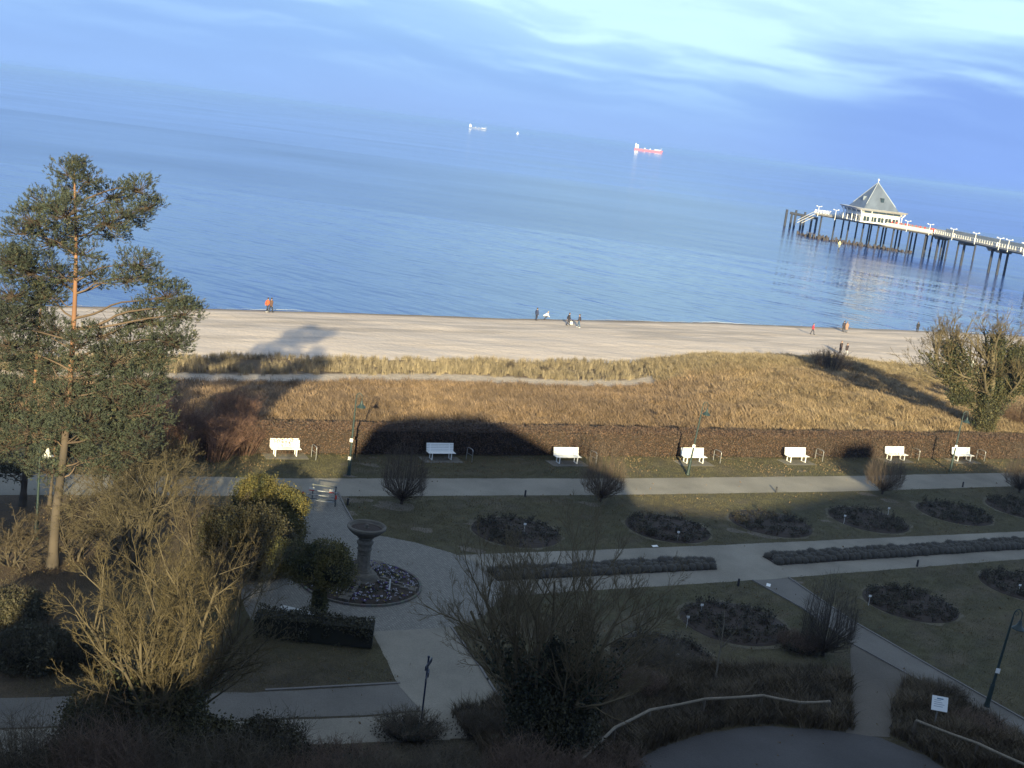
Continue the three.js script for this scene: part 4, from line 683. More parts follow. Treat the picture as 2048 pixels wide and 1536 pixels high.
// ------------------------------------------------------------------ barrier, bin, bench, signpost, notice board, rails, pegs
{
  const bp = at(638, 1009, 0), dk = mat(.09, .10, .10, .5), red = mat(.55, .06, .04, .4), wh = mat(.82, .78, .68, .35);
  const o = thing('barrier', 'low barrier with two bright plates and red capped posts at the promenade', 'barrier', bp, .02);
  for (const x of [-.86, .84]) { const p = part('post', new THREE.CylinderGeometry(.035, .04, .62, 10), dk, o); p.position.set(x, .31, .05); const c = part('red_cap', new THREE.CylinderGeometry(.05, .05, .2, 10), red, p); c.position.y = .2; }
  for (const [y, z, x, w, m] of [[.86, -.55, .12, 1.3, dk], [.60, -.4, .1, 1.5, steel], [.5, .05, .15, 1.6, steel], [.3, .05, .0, 1.7, dk], [.22, .05, 0, 1.7, steel]]) { const r = part('rail', new THREE.BoxGeometry(w, .05, .035), m, o); r.position.set(x, y, z); }
  for (const x of [-.48, .7]) { const q = part('rear_post', new THREE.CylinderGeometry(.03, .03, .9, 8), dk, o); q.position.set(x + .02, .45, -.58); }
  for (const x of [-.5, .55]) { const q = part('bright_plate', new THREE.BoxGeometry(.25, .13, .02), wh, o); q.position.set(x, .7, -.36); const s = part('red_strip', new THREE.BoxGeometry(.27, .05, .018), red, q); s.position.set(0, -.095, 0); }
  const b = thing('litter_bin', 'dark blue litter bin at the left edge of the plaza', 'bin', at(584, 1052, 0)); const bin = mat(.018, .03, .055, .5);
  part('post', new THREE.CylinderGeometry(.03, .03, 1.05, 8), bin, b).position.set(0, .52, -.18); part('body', new THREE.CylinderGeometry(.21, .18, .62, 20), bin, b).position.y = .55; part('hood', new THREE.LatheGeometry([[.22, 0], [.23, .03], [.21, .12], [0, .17]].map(q => new THREE.Vector2(...q)), 20), mat(.04, .10, .15, .45), b).position.y = .9;
  const s0 = at(563, 1213, .42), s1 = at(626, 1228, .42), sm = s0.clone().lerp(s1, .5); sm.y = 0; const st = thing('stone_bench', 'low pale bench at the plaza edge left of the topiary tree', 'bench', sm, Math.atan2(-(s1.z - s0.z), s1.x - s0.x)), len = s0.distanceTo(s1);
  part('seat', new THREE.BoxGeometry(len, .07, .3), mat(.55, .55, .53, .7), st).position.y = .4; for (const x of [-.4, .4]) part('leg', new THREE.BoxGeometry(.09, .365, .26), mat(.2, .19, .17, .9), st).position.set(x * len, .18, 0);
  const sp = thing('signpost', 'dark blue direction signpost seen edge on above the entrance path', 'signpost', at(843, 1437, 0)), blue = mat(.016, .03, .07, .4);
  part('pole', new THREE.CylinderGeometry(.03, .034, 2.25, 10), blue, sp).position.y = 1.12; part('pole_cap', new THREE.SphereGeometry(.045, 10, 8), blue, sp).position.y = 2.28; for (const [y, a] of [[2.08, 1.38], [1.86, 1.7], [1.64, 1.5]]) { const q = part('sign_arm', new THREE.BoxGeometry(.8, .17, .03), blue, sp); q.position.set(.03, y, .12); q.rotation.y = a; }
  const nb = thing('notice_board', 'small white notice board on a post beside the right rail', 'sign', at(1866, 1462, 0), -.15), nt = tex(128, (u, v) => { const l = v < .72 && v > .18 && Math.floor(v * 22) % 3 === 0 && u > .14 && u < .55 + .3 * hash(Math.floor(v * 22), 3, 4); const h = v > .78 && v < .86 && u > .3 && u < .7; return l ? [.62, .66, .7] : h ? [.35, .5, .6] : [.93, .95, .95]; });
  part('post', new THREE.CylinderGeometry(.03, .03, 1.1, 8), mat(.2, .19, .17, .8), nb).position.y = .55; const pn = part('panel', new THREE.BoxGeometry(.58, .54, .03), mat(.85, .85, .85, .5, { map: nt }), nb); pn.position.set(.02, 1.15, .06); pn.rotation.x = -.5;
  const wood = mat(.30, .255, .19, .85, { map: grainMap }), woodD = mat(.12, .1, .075, .9);
  function rail(label, pts) { const w = pts.map(([x, y]) => at(x, y, .72)), o2 = thing('wooden_rail', label, 'handrail', V(w[0].x, 0, w[0].z)); for (let k = 0; k < w.length - 1; k++) { const g = new Geo(), a = w[k].clone().sub(o2.position), b2 = w[k + 1].clone().sub(o2.position); g.tube([a, a.clone().lerp(b2, .5).add(V(0, -.015, 0)), b2], [.055, .05, .053], 8, [1, 1, 1], true); g.build('rail_pole', wood, o2); } for (const p of w) { const q = p.clone().sub(o2.position), g = new Geo(); g.bar(V(q.x, -.1, q.z), V(q.x, .70, q.z), .05, [1, 1, 1], 8); g.build('post', woodD, o2); } }
  rail('curved wooden handrail of round poles above the dark forecourt', [[1150, 1530], [1230, 1455], [1300, 1420], [1410, 1398], [1525, 1391], [1600, 1405], [1660, 1403]]);
  rail('straight wooden handrail in the bottom right corner', [[1832, 1441], [1955, 1487], [2060, 1534]]);
  [[1050, 993, 'small dark peg at the promenade edge between first and second hornbeam'], [1552, 985, 'small dark peg at the promenade edge below the fifth bench'], [1925, 974, 'small dark peg at the promenade edge below the last bench'], [1476, 1172, 'small dark peg on the lawn edge by the diagonal path'], [1834, 1133, 'small dark peg on the lawn edge below the long lavender border'], [695, 1010, 'small dark peg beside the funnel of the plaza']].forEach(([x, y, l]) => { const g = new Geo(); g.add(new THREE.CylinderGeometry(.05, .06, .32, 10), new THREE.Matrix4().makeTranslation(0, .16, 0)); g.add(new THREE.SphereGeometry(.06, 10, 6), new THREE.Matrix4().makeTranslation(0, .33, 0)); const m = g.build('marker_peg', mat(.03, .03, .035, .6)); m.position.copy(at(x, y, 0)); tag(m, l, 'peg', 'marker pegs along the paths'); });
  // pale scraps of litter and bare stones on the lawns
  const sheetG = new THREE.BoxGeometry(.3, .012, .2);
  [[1310, 1092, 'white scrap lying on the lawn below the second rose bed'], [1537, 1170, 'white scrap lying on the diagonal path']].forEach(([x, y, l], i) => { const m = part('paper_scrap', sheetG, pale, scene); m.position.copy(at(x, y, .03)); m.rotation.set(.1, i + .3, .06); tag(m, l, 'litter'); });
  reseed(720); const bare = mat(.20, .17, .13, .95, { map: grainMap });
  [[745, 915, .5], [742, 930, .7], [700, 952, .5], [795, 1012, 1.5], [700, 1000, .9], [693, 1025, .8], [1040, 918, .4], [1460, 917, .5], [1500, 916, .4], [1603, 942, .5], [1250, 953, .4], [945, 1048, .6], [735, 1000, .5], [1730, 988, .9], [1780, 1002, .8], [1180, 1008, .9], [1650, 1042, .5], [1662, 1035, .4], [1470, 1062, .8], [1530, 1070, 1.2], [1600, 1066, .6], [1830, 1005, .5], [1855, 1028, .6], [1970, 1042, .7], [1590, 1163, .5], [850, 1060, .8], [945, 1100, .9]].forEach(([x, y, w]) => { const c = at(x, y, 0), P = []; for (let k = 0; k < 12; k++) { const a = k / 12 * 6.283, q = w * R(.5, 1); P.push(V(c.x + Math.cos(a) * q, 0, c.z + Math.sin(a) * q * .6)); } area('bare_ground', P, .004, bare, .05); });
}
// ------------------------------------------------------------------ people on the beach
function surfaceNet(field, lo, hi, cell) {
  const n = [0, 1, 2].map(k => Math.ceil((hi[k] - lo[k]) / cell) + 1), [nx, ny, nz] = n, F = new Float32Array(nx * ny * nz), id = (i, j, k) => (k * ny + j) * nx + i;
  for (let k = 0; k < nz; k++) for (let j = 0; j < ny; j++) for (let i = 0; i < nx; i++) F[id(i, j, k)] = field(lo[0] + i * cell, lo[1] + j * cell, lo[2] + k * cell);
  const P = [], I = [], cellV = new Int32Array(nx * ny * nz).fill(-1);
  for (let k = 0; k < nz - 1; k++) for (let j = 0; j < ny - 1; j++) for (let i = 0; i < nx - 1; i++) {
    let x = 0, y = 0, z = 0, c = 0; const v = []; for (let b = 0; b < 8; b++) v.push(F[id(i + (b & 1), j + (b >> 1 & 1), k + (b >> 2))]);
    for (let b = 0; b < 8; b++) for (const e of [1, 2, 4]) if (!(b & e)) { const a0 = v[b], a1 = v[b | e]; if ((a0 < 0) !== (a1 < 0)) { const t = a0 / (a0 - a1); x += (b & 1) + (e === 1 ? t : 0); y += (b >> 1 & 1) + (e === 2 ? t : 0); z += (b >> 2) + (e === 4 ? t : 0); c++; } }
    if (c) { cellV[id(i, j, k)] = P.length / 3; P.push(lo[0] + (i + x / c) * cell, lo[1] + (j + y / c) * cell, lo[2] + (k + z / c) * cell); }
  }
  const q = (a, b, c, d, f) => { if (a < 0 || b < 0 || c < 0 || d < 0) return; if (f) I.push(a, b, c, a, c, d); else I.push(a, c, b, a, d, c); };
  for (let k = 1; k < nz - 1; k++) for (let j = 1; j < ny - 1; j++) for (let i = 1; i < nx - 1; i++) {
    const s = F[id(i, j, k)] < 0;
    if (s !== F[id(i + 1, j, k)] < 0) q(cellV[id(i, j - 1, k - 1)], cellV[id(i, j, k - 1)], cellV[id(i, j, k)], cellV[id(i, j - 1, k)], s);
    if (s !== F[id(i, j + 1, k)] < 0) q(cellV[id(i - 1, j, k - 1)], cellV[id(i - 1, j, k)], cellV[id(i, j, k)], cellV[id(i, j, k - 1)], s);
    if (s !== F[id(i, j, k + 1)] < 0) q(cellV[id(i - 1, j - 1, k)], cellV[id(i, j - 1, k)], cellV[id(i, j, k)], cellV[id(i - 1, j, k)], s);
  }
  const g = new THREE.BufferGeometry(); g.setAttribute('position', new THREE.Float32BufferAttribute(P, 3)); g.setIndex(I); g.computeVertexNormals(); return g;
}
const capsule = (p, a, b, ra, rb) => { const bx = b[0] - a[0], by = b[1] - a[1], bz = b[2] - a[2], px = p[0] - a[0], py = p[1] - a[1], pz = p[2] - a[2], t = clamp((px * bx + py * by + pz * bz) / (bx * bx + by * by + bz * bz + 1e-9)); return Math.hypot(px - bx * t, py - by * t, pz - bz * t) - lerp(ra, rb, t); };
const smin = (a, b, k) => { const h = clamp(.5 + .5 * (b - a) / k); return b + (a - b) * h - k * h * (1 - h); };
const POSES = (() => {
  const mk = (leg, arm, bend) => {                                // joints of a 1.74 m figure facing +z
    const hip = .9 - bend * .32, lean = bend * .55, sh = [0, hip + .5 * Math.cos(lean * 1.6), .5 * Math.sin(lean * 1.6)], head = [0, sh[1] + .27 * Math.cos(lean), sh[2] + .05 + .2 * Math.sin(lean * 1.5)];
    const J = { pelvis: [0, hip, -bend * .1], chest: [0, sh[1] - .1, sh[2]], neck: [0, sh[1] + .06, sh[2] + .02], head, arms: [], legs: [] };
    for (const s of [-1, 1]) { const f = s * leg; J.legs.push([[s * .095, hip - .03, -bend * .1], [s * .1, .5 - bend * .08, f * .55 + .04 + bend * .3], [s * .1, .085, f + (f < 0 ? -.04 : 0) - bend * .05], [s * .115, .035, f + .14 - bend * .05]]); const g = -s * arm; J.arms.push([[s * .19, sh[1] - .01, sh[2]], [s * .245, sh[1] - .28, sh[2] + g * .5 - .03 + bend * .1], [s * .235, sh[1] - .52 + bend * .05, sh[2] + g + .06 + bend * .2]]); }
    return J;
  };
  const build = J => {
    const legsF = (p, k) => { let d = 9; for (const [a, b, c] of J.legs) d = Math.min(d, smin(capsule(p, a, b, .092 + k, .062 + k), capsule(p, b, c, .06 + k, .045 + k), .04)); return d; };
    const feet = p => { let d = 9; for (const l of J.legs) d = Math.min(d, capsule(p, l[2], l[3], .05, .036)); return d; };
    const torso = (p, k) => smin(capsule([p[0] * .78, p[1], p[2]], J.pelvis, J.chest, .128 + k, .135 + k), capsule([p[0] * .6, p[1], p[2]], J.chest, [0, J.neck[1] - .06, J.neck[2]], .12 + k, .085 + k), .07);
    const armsF = (p, k) => { let d = 9; for (const [a, b, c] of J.arms) d = Math.min(d, smin(capsule(p, a, b, .056 + k, .044 + k), capsule(p, b, c, .043 + k, .031 + k), .03)); return d; };
    const headF = p => smin(smin(capsule(p, J.neck, J.head, .055, .06), Math.hypot((p[0] - J.head[0]) / .86, (p[1] - J.head[1]) / 1.12, p[2] - J.head[2]) - .1, .04), Math.min(Math.hypot(p[0], p[1] - J.head[1] + .01, p[2] - J.head[2] - .105) - .02, ...[-1, 1].map(s => Math.hypot(p[0] - s * .09, p[1] - J.head[1], p[2] - J.head[2]) - .026)), .02);
    const hands = p => { let d = 9; for (const [, e, w] of J.arms) { const dx = w.map((v, i) => v - e[i]), l = Math.hypot(...dx), u = dx.map(v => v / l), palm = w.map((v, i) => v + u[i] * .085); d = Math.min(d, capsule(p, w, palm, .03, .036)); for (let f = -1.5; f <= 1.5; f++) d = Math.min(d, capsule(p, palm, palm.map((v, i) => v + u[i] * (.075 - Math.abs(f) * .012) + (i === 2 ? f * .021 : 0)), .010, .008)); d = Math.min(d, capsule(p, w.map((v, i) => v + u[i] * .03), w.map((v, i) => v + u[i] * .075 + (i === 2 ? .05 : 0)), .012, .009)); } return d; };
    const lo = [-.42, -.03, -.6], hi = [.42, 1.85, .85], body = p => Math.min(smin(smin(torso(p, 0), legsF(p, 0), .05), smin(armsF(p, 0), headF(p), .02), .03), hands(p), feet(p));
    const net = (f, c) => surfaceNet((x, y, z) => f([x, y, z]), lo, hi, c);
    return { body: net(body, .026), jacket: net(p => Math.max(smin(torso(p, .03), armsF(p, .018), .03), J.pelvis[1] - .12 - p[1], p[1] - J.neck[1] - .03), .03), coat: net(p => Math.max(smin(smin(torso(p, .035), armsF(p, .02), .03), capsule([p[0] * .8, p[1], p[2]], J.pelvis, [0, J.pelvis[1] - .38, J.pelvis[2]], .15, .2), .05), J.pelvis[1] - .42 - p[1], p[1] - J.neck[1] - .03), .03), trousers: net(p => Math.max(smin(legsF(p, .018), capsule([p[0] * .8, p[1], p[2]], J.pelvis, [0, J.pelvis[1] - .05, J.pelvis[2]], .14, .13), .05), .07 - p[1], p[1] - J.pelvis[1] - .07), .03), shoes: net(p => Math.max(Math.min(...J.legs.map(l => capsule(p, l[2], l[3], .062, .05))), p[1] - .13), .02), hair: net(p => Math.max(Math.hypot((p[0] - J.head[0]) / .9, (p[1] - J.head[1] - .02) / 1.1, p[2] - J.head[2] + .02) - .115, (p[2] - J.head[2] - .05) * .8 - (p[1] - J.head[1]) * .9 - .0), .02) };
  };
  return { walk: build(mk(.26, .2, 0)), stroll: build(mk(-.2, -.15, 0)), stand: build(mk(.03, .03, 0)), bend: build(mk(.12, .05, 1)) };
})();
const skin = mat(.42, .26, .19, .6);
function person(label, px, py, turn, pose, jacket, trousers, hair, o2 = {}) {
  const p = ground3(px, py), o = thing('person', label, 'person', p, turn), G = POSES[pose], s = o2.h ?? 1; o.scale.setScalar(s);
  part('body', G.body, skin, o); part(o2.coat ? 'coat' : 'jacket', o2.coat ? G.coat : G.jacket, mat(...jacket, .8), o); part('trousers', G.trousers, mat(...trousers, .85), o); part('shoes', G.shoes, mat(...(o2.shoes ?? [.03, .028, .028]), .7), o); part('hair', G.hair, mat(...hair, .7), o);
  return o;
}
person('person in an orange jacket walking at the water edge, left of a companion', 534, 624, Math.PI - .5, 'walk', [.46, .09, .035], [.025, .03, .05], [.05, .03, .02], { shoes: [.6, .6, .6], h: 1.0 });
person('person in a brown and red jacket walking beside the one in orange', 541, 625, Math.PI - .4, 'stroll', [.09, .045, .03], [.02, .022, .03], [.04, .03, .02], { h: 1.02 });
person('person in dark blue standing at the water, left of the one bending in white', 1072, 641, 2.4, 'stand', [.02, .03, .075], [.02, .025, .05], [.05, .04, .03]);
person('person in a white jacket bending down at the water edge', 1089, 639, 2.2, 'bend', [.75, .74, .7], [.04, .045, .07], [.3, .26, .2], { h: .95 });
person('person in black walking with a white bag, left of a companion in blue', 1136, 651, 1.9, 'walk', [.02, .02, .03], [.03, .03, .045], [.04, .03, .02], { h: 1.0 });
person('person in dark jacket and blue trousers walking right of the one with bag', 1157, 655, -1.9, 'stroll', [.035, .03, .045], [.05, .09, .16], [.07, .05, .03], { h: 1.02, shoes: [.5, .5, .5] });
person('person in a bright red jacket walking alone on the right part of the beach', 1624, 669, 1.2, 'walk', [.42, .035, .06], [.05, .05, .07], [.04, .03, .02], { h: .98 });
person('person in dark jacket at the water edge, left half of a couple', 1686, 664, Math.PI, 'stand', [.03, .026, .04], [.03, .03, .04], [.03, .02, .02], { h: 1.04 });
person('person in a light brown coat at the water edge, right half of a couple', 1692, 665, Math.PI + .1, 'stand', [.26, .16, .12], [.07, .08, .11], [.2, .14, .09], { coat: 1 });
person('person in long dark coat in the middle of the beach, left of a companion', 1680, 706, .6, 'stand', [.035, .022, .022], [.03, .03, .035], [.12, .07, .05], { coat: 1, h: .96 });
person('person in dark jacket and pale trousers in the middle of the beach', 1691, 713, .5, 'walk', [.03, .02, .025], [.34, .34, .36], [.06, .04, .03], { h: 1.03 });
person('person in a wide black coat at the water edge left of the ivy tree', 1834, 664, Math.PI, 'stand', [.015, .015, .02], [.02, .02, .025], [.02, .02, .02], { coat: 1, h: 1.02 });
person('person in a white jacket half hidden behind the ivy tree on the beach', 1940, 742, 2.2, 'stroll', [.7, .72, .74], [.3, .34, .4], [.08, .06, .04]);
{ const p = ground3(1142, 651), o = thing('shopping_bag', 'white bag carried by the person in black on the beach', 'bag', p.add(V(0, .35, 0))); part('bag_body', new THREE.BoxGeometry(.34, .36, .16), mat(.78, .76, .7, .8), o); part('handle', new THREE.TorusGeometry(.1, .012, 6, 14, Math.PI), mat(.7, .68, .62, .8), o).position.y = .18; }
// ------------------------------------------------------------------ the pier
{
  const wht = mat(.8, .78, .72, .5), dkPile = mat(.032, .036, .05, .8), under = mat(.12, .115, .11, .8), zinc = mat(.235, .285, .37, .45, { metalness: .35, map: paveMap }), glass = mat(.03, .045, .055, .08), screen = mat(.22, .25, .28, .4), deckM = mat(.42, .38, .32, .85), redM = mat(.5, .06, .04, .6), lampW = mat(.7, .72, .74, .3);
  const TOP = 3.3, H0 = V(107, 0, -476), H1 = V(136, 0, -424), dH = H1.clone().sub(H0).normalize(), nH = V(dH.z, 0, -dH.x), W0 = V(136.4, 0, -423), W1 = V(172, 0, -215), dW = W1.clone().sub(W0).normalize(), nW = V(dW.z, 0, -dW.x);
  const o = thing('pier', 'long white railed sea pier on dark piles reaching out to the pavilion', 'pier', V(W0.x, 0, W0.z)), O = o.position, rel = v => v.clone().sub(O);
  const slab = (name, P, y0, y1, m) => { const s = new THREE.Shape(P.map(v => new THREE.Vector2(v.x - O.x, -(v.z - O.z)))), g = new THREE.ExtrudeGeometry(s, { depth: y1 - y0, bevelEnabled: false }); g.rotateX(-Math.PI / 2); g.translate(0, y0, 0); return part(name, g, m, o); };
  const away = (p, n, d) => p.clone().addScaledVector(n, d);      // n points away from the viewer
  slab('head_deck', [H0, H1, away(H1, nH, 34), away(H0, nH, 34)], 2.75, TOP, deckM); slab('head_beam', [away(H0, nH, .4), away(H1, nH, .4), away(H1, nH, 33), away(H0, nH, 33)], 2.3, 2.74, under);
  slab('walkway_deck', [W0, W1, away(W1, nW, 5), away(W0, nW, 5)], 2.8, TOP - .01, deckM); slab('walkway_beam', [away(W0, nW, .4), away(W1, nW, .4), away(W1, nW, 4.6), away(W0, nW, 4.6)], 2.35, 2.79, under);
  const rail = (a, b, n, solid0 = 0, solid1 = 0) => { const L = a.distanceTo(b), d = b.clone().sub(a).normalize(), g = new Geo(), th = Math.atan2(-d.z, d.x); for (let s = .1; s < L; s += 1.5) { const p = rel(away(a, d, s)); g.box(p.x, TOP + .55, p.z, .16, 1.15, .12, [1, 1, 1]); if (Math.floor(s / 1.5) % 9 === 0) g.box(p.x, TOP + .6, p.z, .5, 1.25, .3); } const m = rel(away(a, d, L / 2)); for (const [y, h] of [[1.12, .09], [.75, .05], [.4, .05]]) g.box(0, 0, 0, L, h, .07, [1, 1, 1], new THREE.Matrix4().makeRotationY(th).setPosition(m.x, TOP + y, m.z)); g.box(0, 0, 0, L, .34, .1, [1, 1, 1], new THREE.Matrix4().makeRotationY(th).setPosition(m.x, TOP - .12, m.z)); g.build('railing', wht, o); };
  rail(away(W0, nW, .05), away(W1, nW, .05), nW); rail(away(W0, nW, 4.95), away(W1, nW, 4.95), nW);
  rail(away(H0, nH, .05), H0.clone().lerp(H1, .42).addScaledVector(nH, .05), nH); rail(away(H0, nH, .05), away(H0, nH, 33), dH);
  const par = new Geo(), a0 = H0.clone().lerp(H1, .42), pm = rel(a0.clone().lerp(H1, .5)); par.box(0, 0, 0, a0.distanceTo(H1), 1.15, .12, [1, 1, 1], new THREE.Matrix4().makeRotationY(Math.atan2(-dH.z, dH.x)).setPosition(pm.x, TOP + .35, pm.z)); par.build('parapet', wht, o);
  // middle wind screen along the walkway
  const ws = new Geo(), Lw = W0.distanceTo(W1); for (let s = 4; s < Lw; s += 2.4) { const p = rel(away(away(W0, dW, s), nW, 2.5)); ws.box(0, 0, 0, 2.3, 1.9, .05, [1, 1, 1], new THREE.Matrix4().makeRotationY(Math.atan2(-dW.z, dW.x)).setPosition(p.x, TOP + 1.15, p.z)); ws.box(p.x, TOP + 1.15, p.z, .07, 2.3, .07, [.6, .6, .6]); } ws.build('wind_screen', screen, o);
  // piles
  const pile = (p, r = .32) => { const g = new Geo(); g.bar(V(p.x - O.x, SEA - 3, p.z - O.z), V(p.x - O.x, 2.35, p.z - O.z), r, [1, 1, 1], 10); g.build('pile', dkPile, o); };
  const Lh = H0.distanceTo(H1); for (let s = 2; s < Lh; s += 7.6) for (const q of [1.5, 13, 27]) pile(away(away(H0, dH, s + (q % 3) * .3), nH, q));
  for (let s = 1, k = 0; s < Lw; s += k % 3 === 2 ? 5 : 17.5, k++) { const c = away(W0, dW, s); pile(away(c, nW, 1.6), .42); if (k % 3 === 0) pile(away(c, nW, 4), .38); const g = new Geo(), b = rel(away(c, nW, 2.5)); for (const [y, w] of [[2.2, 3.4], [1.9, 2.2], [1.6, 1.3]]) g.box(0, 0, 0, w, .34, 4.4, [1, 1, 1], new THREE.Matrix4().makeRotationY(Math.atan2(-dW.z, dW.x)).setPosition(b.x, y, b.z)); g.build('bracket', dkPile, o); }
  // pavilion: square hall under a wide white eave, steep grey pyramid roof
  const B = atDepth(1743, 440, 466); B.y = TOP; const turn = .27 - Math.PI * .5 + .50 + Math.PI / 2, p = thing('pier_restaurant', 'white restaurant pavilion with steep grey pyramid roof on the pier head', 'building', B, -.27 + .44);
  const E = 9.2, wallH = 3.4;
  part('hall', new THREE.BoxGeometry(14.4, wallH, 14.4), wht, p).position.y = wallH / 2;
  const eave = new Geo(); { const s = new THREE.CylinderGeometry(E * 1.4142, (E - .8) * 1.4142, .7, 4); s.rotateY(Math.PI / 4); eave.add(s.toNonIndexed(), new THREE.Matrix4().makeTranslation(0, 4.55, 0)); } eave.build('eave', wht, p);
  part('eave_soffit', new THREE.BoxGeometry(15.4, .75, 15.4), mat(.3, .29, .27, .8), p).position.y = 3.8;
  const py = new Geo(), ap = V(0, 14.4, 0), c4 = [V(-6.7, 4.9, 6.7), V(6.7, 4.9, 6.7), V(6.7, 4.9, -6.7), V(-6.7, 4.9, -6.7)]; const knee = c4.map(v => v.clone().lerp(ap, .16).multiply(V(.99, 1, .99))); for (let k = 0; k < 4; k++) { const j = (k + 1) % 4; py.quad(c4[k], c4[j], knee[j], knee[k], [1, 1, 1]); py.tri(knee[k], knee[j], ap, [1, 1, 1]); } const roof = py.build('roof', zinc, p);
  for (let k = 0; k < 4; k++) { const g = new Geo(); g.tube([knee[k], ap], [.14, .1], 5, [1, 1, 1]); g.build('ridge', mat(.5, .54, .55, .4, { metalness: .3 }), roof); }
  for (const [x, z, t] of [[.8, 1, 0], [-1, .8, 0]]) { const dg = new Geo(); if (z === 1) { dg.box(.6, 8.3, 4.35, 1.1, 1.5, 1.2, [1, 1, 1]); } else dg.box(-4.35, 8.3, .2, 1.2, 1.5, 1.1, [1, 1, 1]); dg.build('dormer', z === 1 ? glass : zinc, roof); }
  part('finial', new THREE.SphereGeometry(.35, 12, 8), wht, p).position.y = 15.3; part('finial_rod', new THREE.CylinderGeometry(.06, .1, 1.4, 6), wht, p).position.y = 14.8;
  const wf = new THREE.BoxGeometry(2.3, 1.75, .12), wf2 = new THREE.BoxGeometry(2.6, .7, .12);
  for (let k = 0; k < 5; k++) { const w = part('window', wf, glass, p); w.position.set(-5.4 + k * 2.75, 1.35, 7.21); const m = part('mullion', new THREE.BoxGeometry(.1, 1.75, .06), wht, w); m.position.z = .08; const u = part('upper_window', wf2, glass, p); u.position.set(-5.4 + k * 2.75, 3.85, 7.72); }
  for (let k = 0; k < 5; k++) { const w = part('window', wf, glass, p); w.position.set(-7.21, 1.35, -5.4 + k * 2.75); w.rotation.y = -Math.PI / 2; const m = part('mullion', new THREE.BoxGeometry(.1, 1.75, .06), wht, w); m.position.z = .08; }
  for (const [x, z] of [[-8.2, 8.2], [-8.2, 4.1], [-8.2, 0], [-8.2, -4.1], [-8.2, -8.2], [-4.1, 8.2], [8.2, 8.2]]) { const g = new Geo(); g.tube([V(x * .94, 0, z * .94), V(x * .94, 3, z * .94), V(x * 1.03, 4.25, z * 1.03)], [.17, .17, .2], 8, [1, 1, 1]); g.build('column', wht, p); }
  // chairs on the terrace
  const cg = new Geo(); cg.box(0, .45, 0, .55, .08, .55); cg.box(0, .85, -.25, .55, .8, .07); for (const [x, z] of [[-.23, .23], [.23, .23], [-.23, -.23], [.23, -.23]]) cg.box(x, .22, z, .06, .44, .06); const chair = cg.build('terrace_chair', redM); tag(chair, 'red terrace chair among the row before the pier restaurant', 'chair', 'red chairs on the pier terrace'); reseed(801);
  for (let k = 0; k < 30; k++) { const s = lerp(.36, .985, k / 29), q = away(H0.clone().lerp(H1, s), nH, R(1.2, 2.8)); const c = k ? copyOf(chair, chair.userData.label) : chair; c.position.set(q.x, TOP, q.z); c.scale.setScalar(1.2); c.rotation.y = R(0, 6.28); }
  // lamps on the pier
  const L0 = thing('pier_lamp', 'double headed white lamp post on the railed pier', 'lamp post', V(0, 0, 0), 0, 'white lamp posts along the pier');
  part('pole', new THREE.CylinderGeometry(.07, .09, 3.5, 8), wht, L0).position.y = 1.75; { const g = new Geo(); g.bar(V(-.8, 3.45, 0), V(.8, 3.45, 0), .05, [1, 1, 1]); g.build('arm', wht, L0); } const hg = new THREE.SphereGeometry(.25, 14, 10); hg.scale(1.25, .62, 1); for (const x of [-.8, .8]) part('lamp_head', hg, lampW, L0).position.set(x, 3.6, 0);
  [[1635, 413], [1669, 421], [1812, 444], [1857, 451], [1903, 461], [1948, 470], [1996, 481], [2014, 485], [2046, 493]].forEach(([x, y], i) => { const q = at(x, y + 20, TOP - .1), l = 'double headed white lamp on the pier, ' + ['first from the outer end by the gangway', 'left of the restaurant', 'first right of the restaurant by the red chairs', 'at the inner end of the red chairs', 'first on the railed walkway', 'second on the railed walkway', 'third on the railed walkway', 'fourth on the railed walkway', 'last before the right frame edge'][i], c = i ? copyOf(L0, l) : L0; c.userData.label = l; c.position.set(q.x, TOP, q.z); c.rotation.y = -.35; });
  // gangway at the outer end, landing stage and loose piles
  const gw = new Geo(), g0 = rel(H0), dir = V(-dH.x, 0, -dH.z); { const s = V(g0.x, TOP + .5, g0.z), e = s.clone().addScaledVector(dir, 9).setY(-.6); for (const q of [0, 2.2]) { const a = s.clone().addScaledVector(nH, q), b = e.clone().addScaledVector(nH, q); gw.tube([a, b], [.12, .12], 5, [1, 1, 1]); gw.tube([a.clone().setY(a.y - 1), b.clone().setY(b.y - 1)], [.16, .16], 5, [1, 1, 1]); } } gw.build('gangway', wht, o);
  const lg = thing('landing_stage', 'dark timber landing stage at the outer end of the pier', 'jetty', atDepth(1603, 440, 520).setY(0)); const la = atDepth(1580, 425.5, 520).sub(lg.position), lb = atDepth(1634, 437, 520).sub(lg.position), lbm = new Geo(); lbm.tube([la, lb], [.55, .55], 6, [1, 1, 1], true); lbm.build('beam', dkPile, lg); for (const t of [.08, .22, .45, .55, .82, 1]) { const q = la.clone().lerp(lb, t), g = new Geo(); g.bar(V(q.x, SEA - 2, q.z), V(q.x, q.y + (t === .22 || t === .55 ? 1.6 : .5), q.z), .45, [1, 1, 1], 8); g.build('post', dkPile, lg); }
  const mp = new Geo(); mp.bar(V(0, SEA - 3, 0), V(0, atDepth(1571, 419, 522).y, 0), .5, [1, 1, 1], 10); mp.box(0, atDepth(1571, 419, 522).y, 0, .8, .2, .8); const mm = mp.build('mooring_pile', dkPile); mm.position.copy(atDepth(1571, 440, 522).setY(0)); tag(mm, 'single dark mooring pile standing left of the landing stage', 'pile');
  const gr = thing('old_groyne', 'row of old brown timber stumps in the water before the pier', 'groyne', at(1640, 474, SEA).setY(0)); reseed(803); const stump = mat(.06, .05, .048, .9), sg = new THREE.CylinderGeometry(.2, .27, 1, 7);
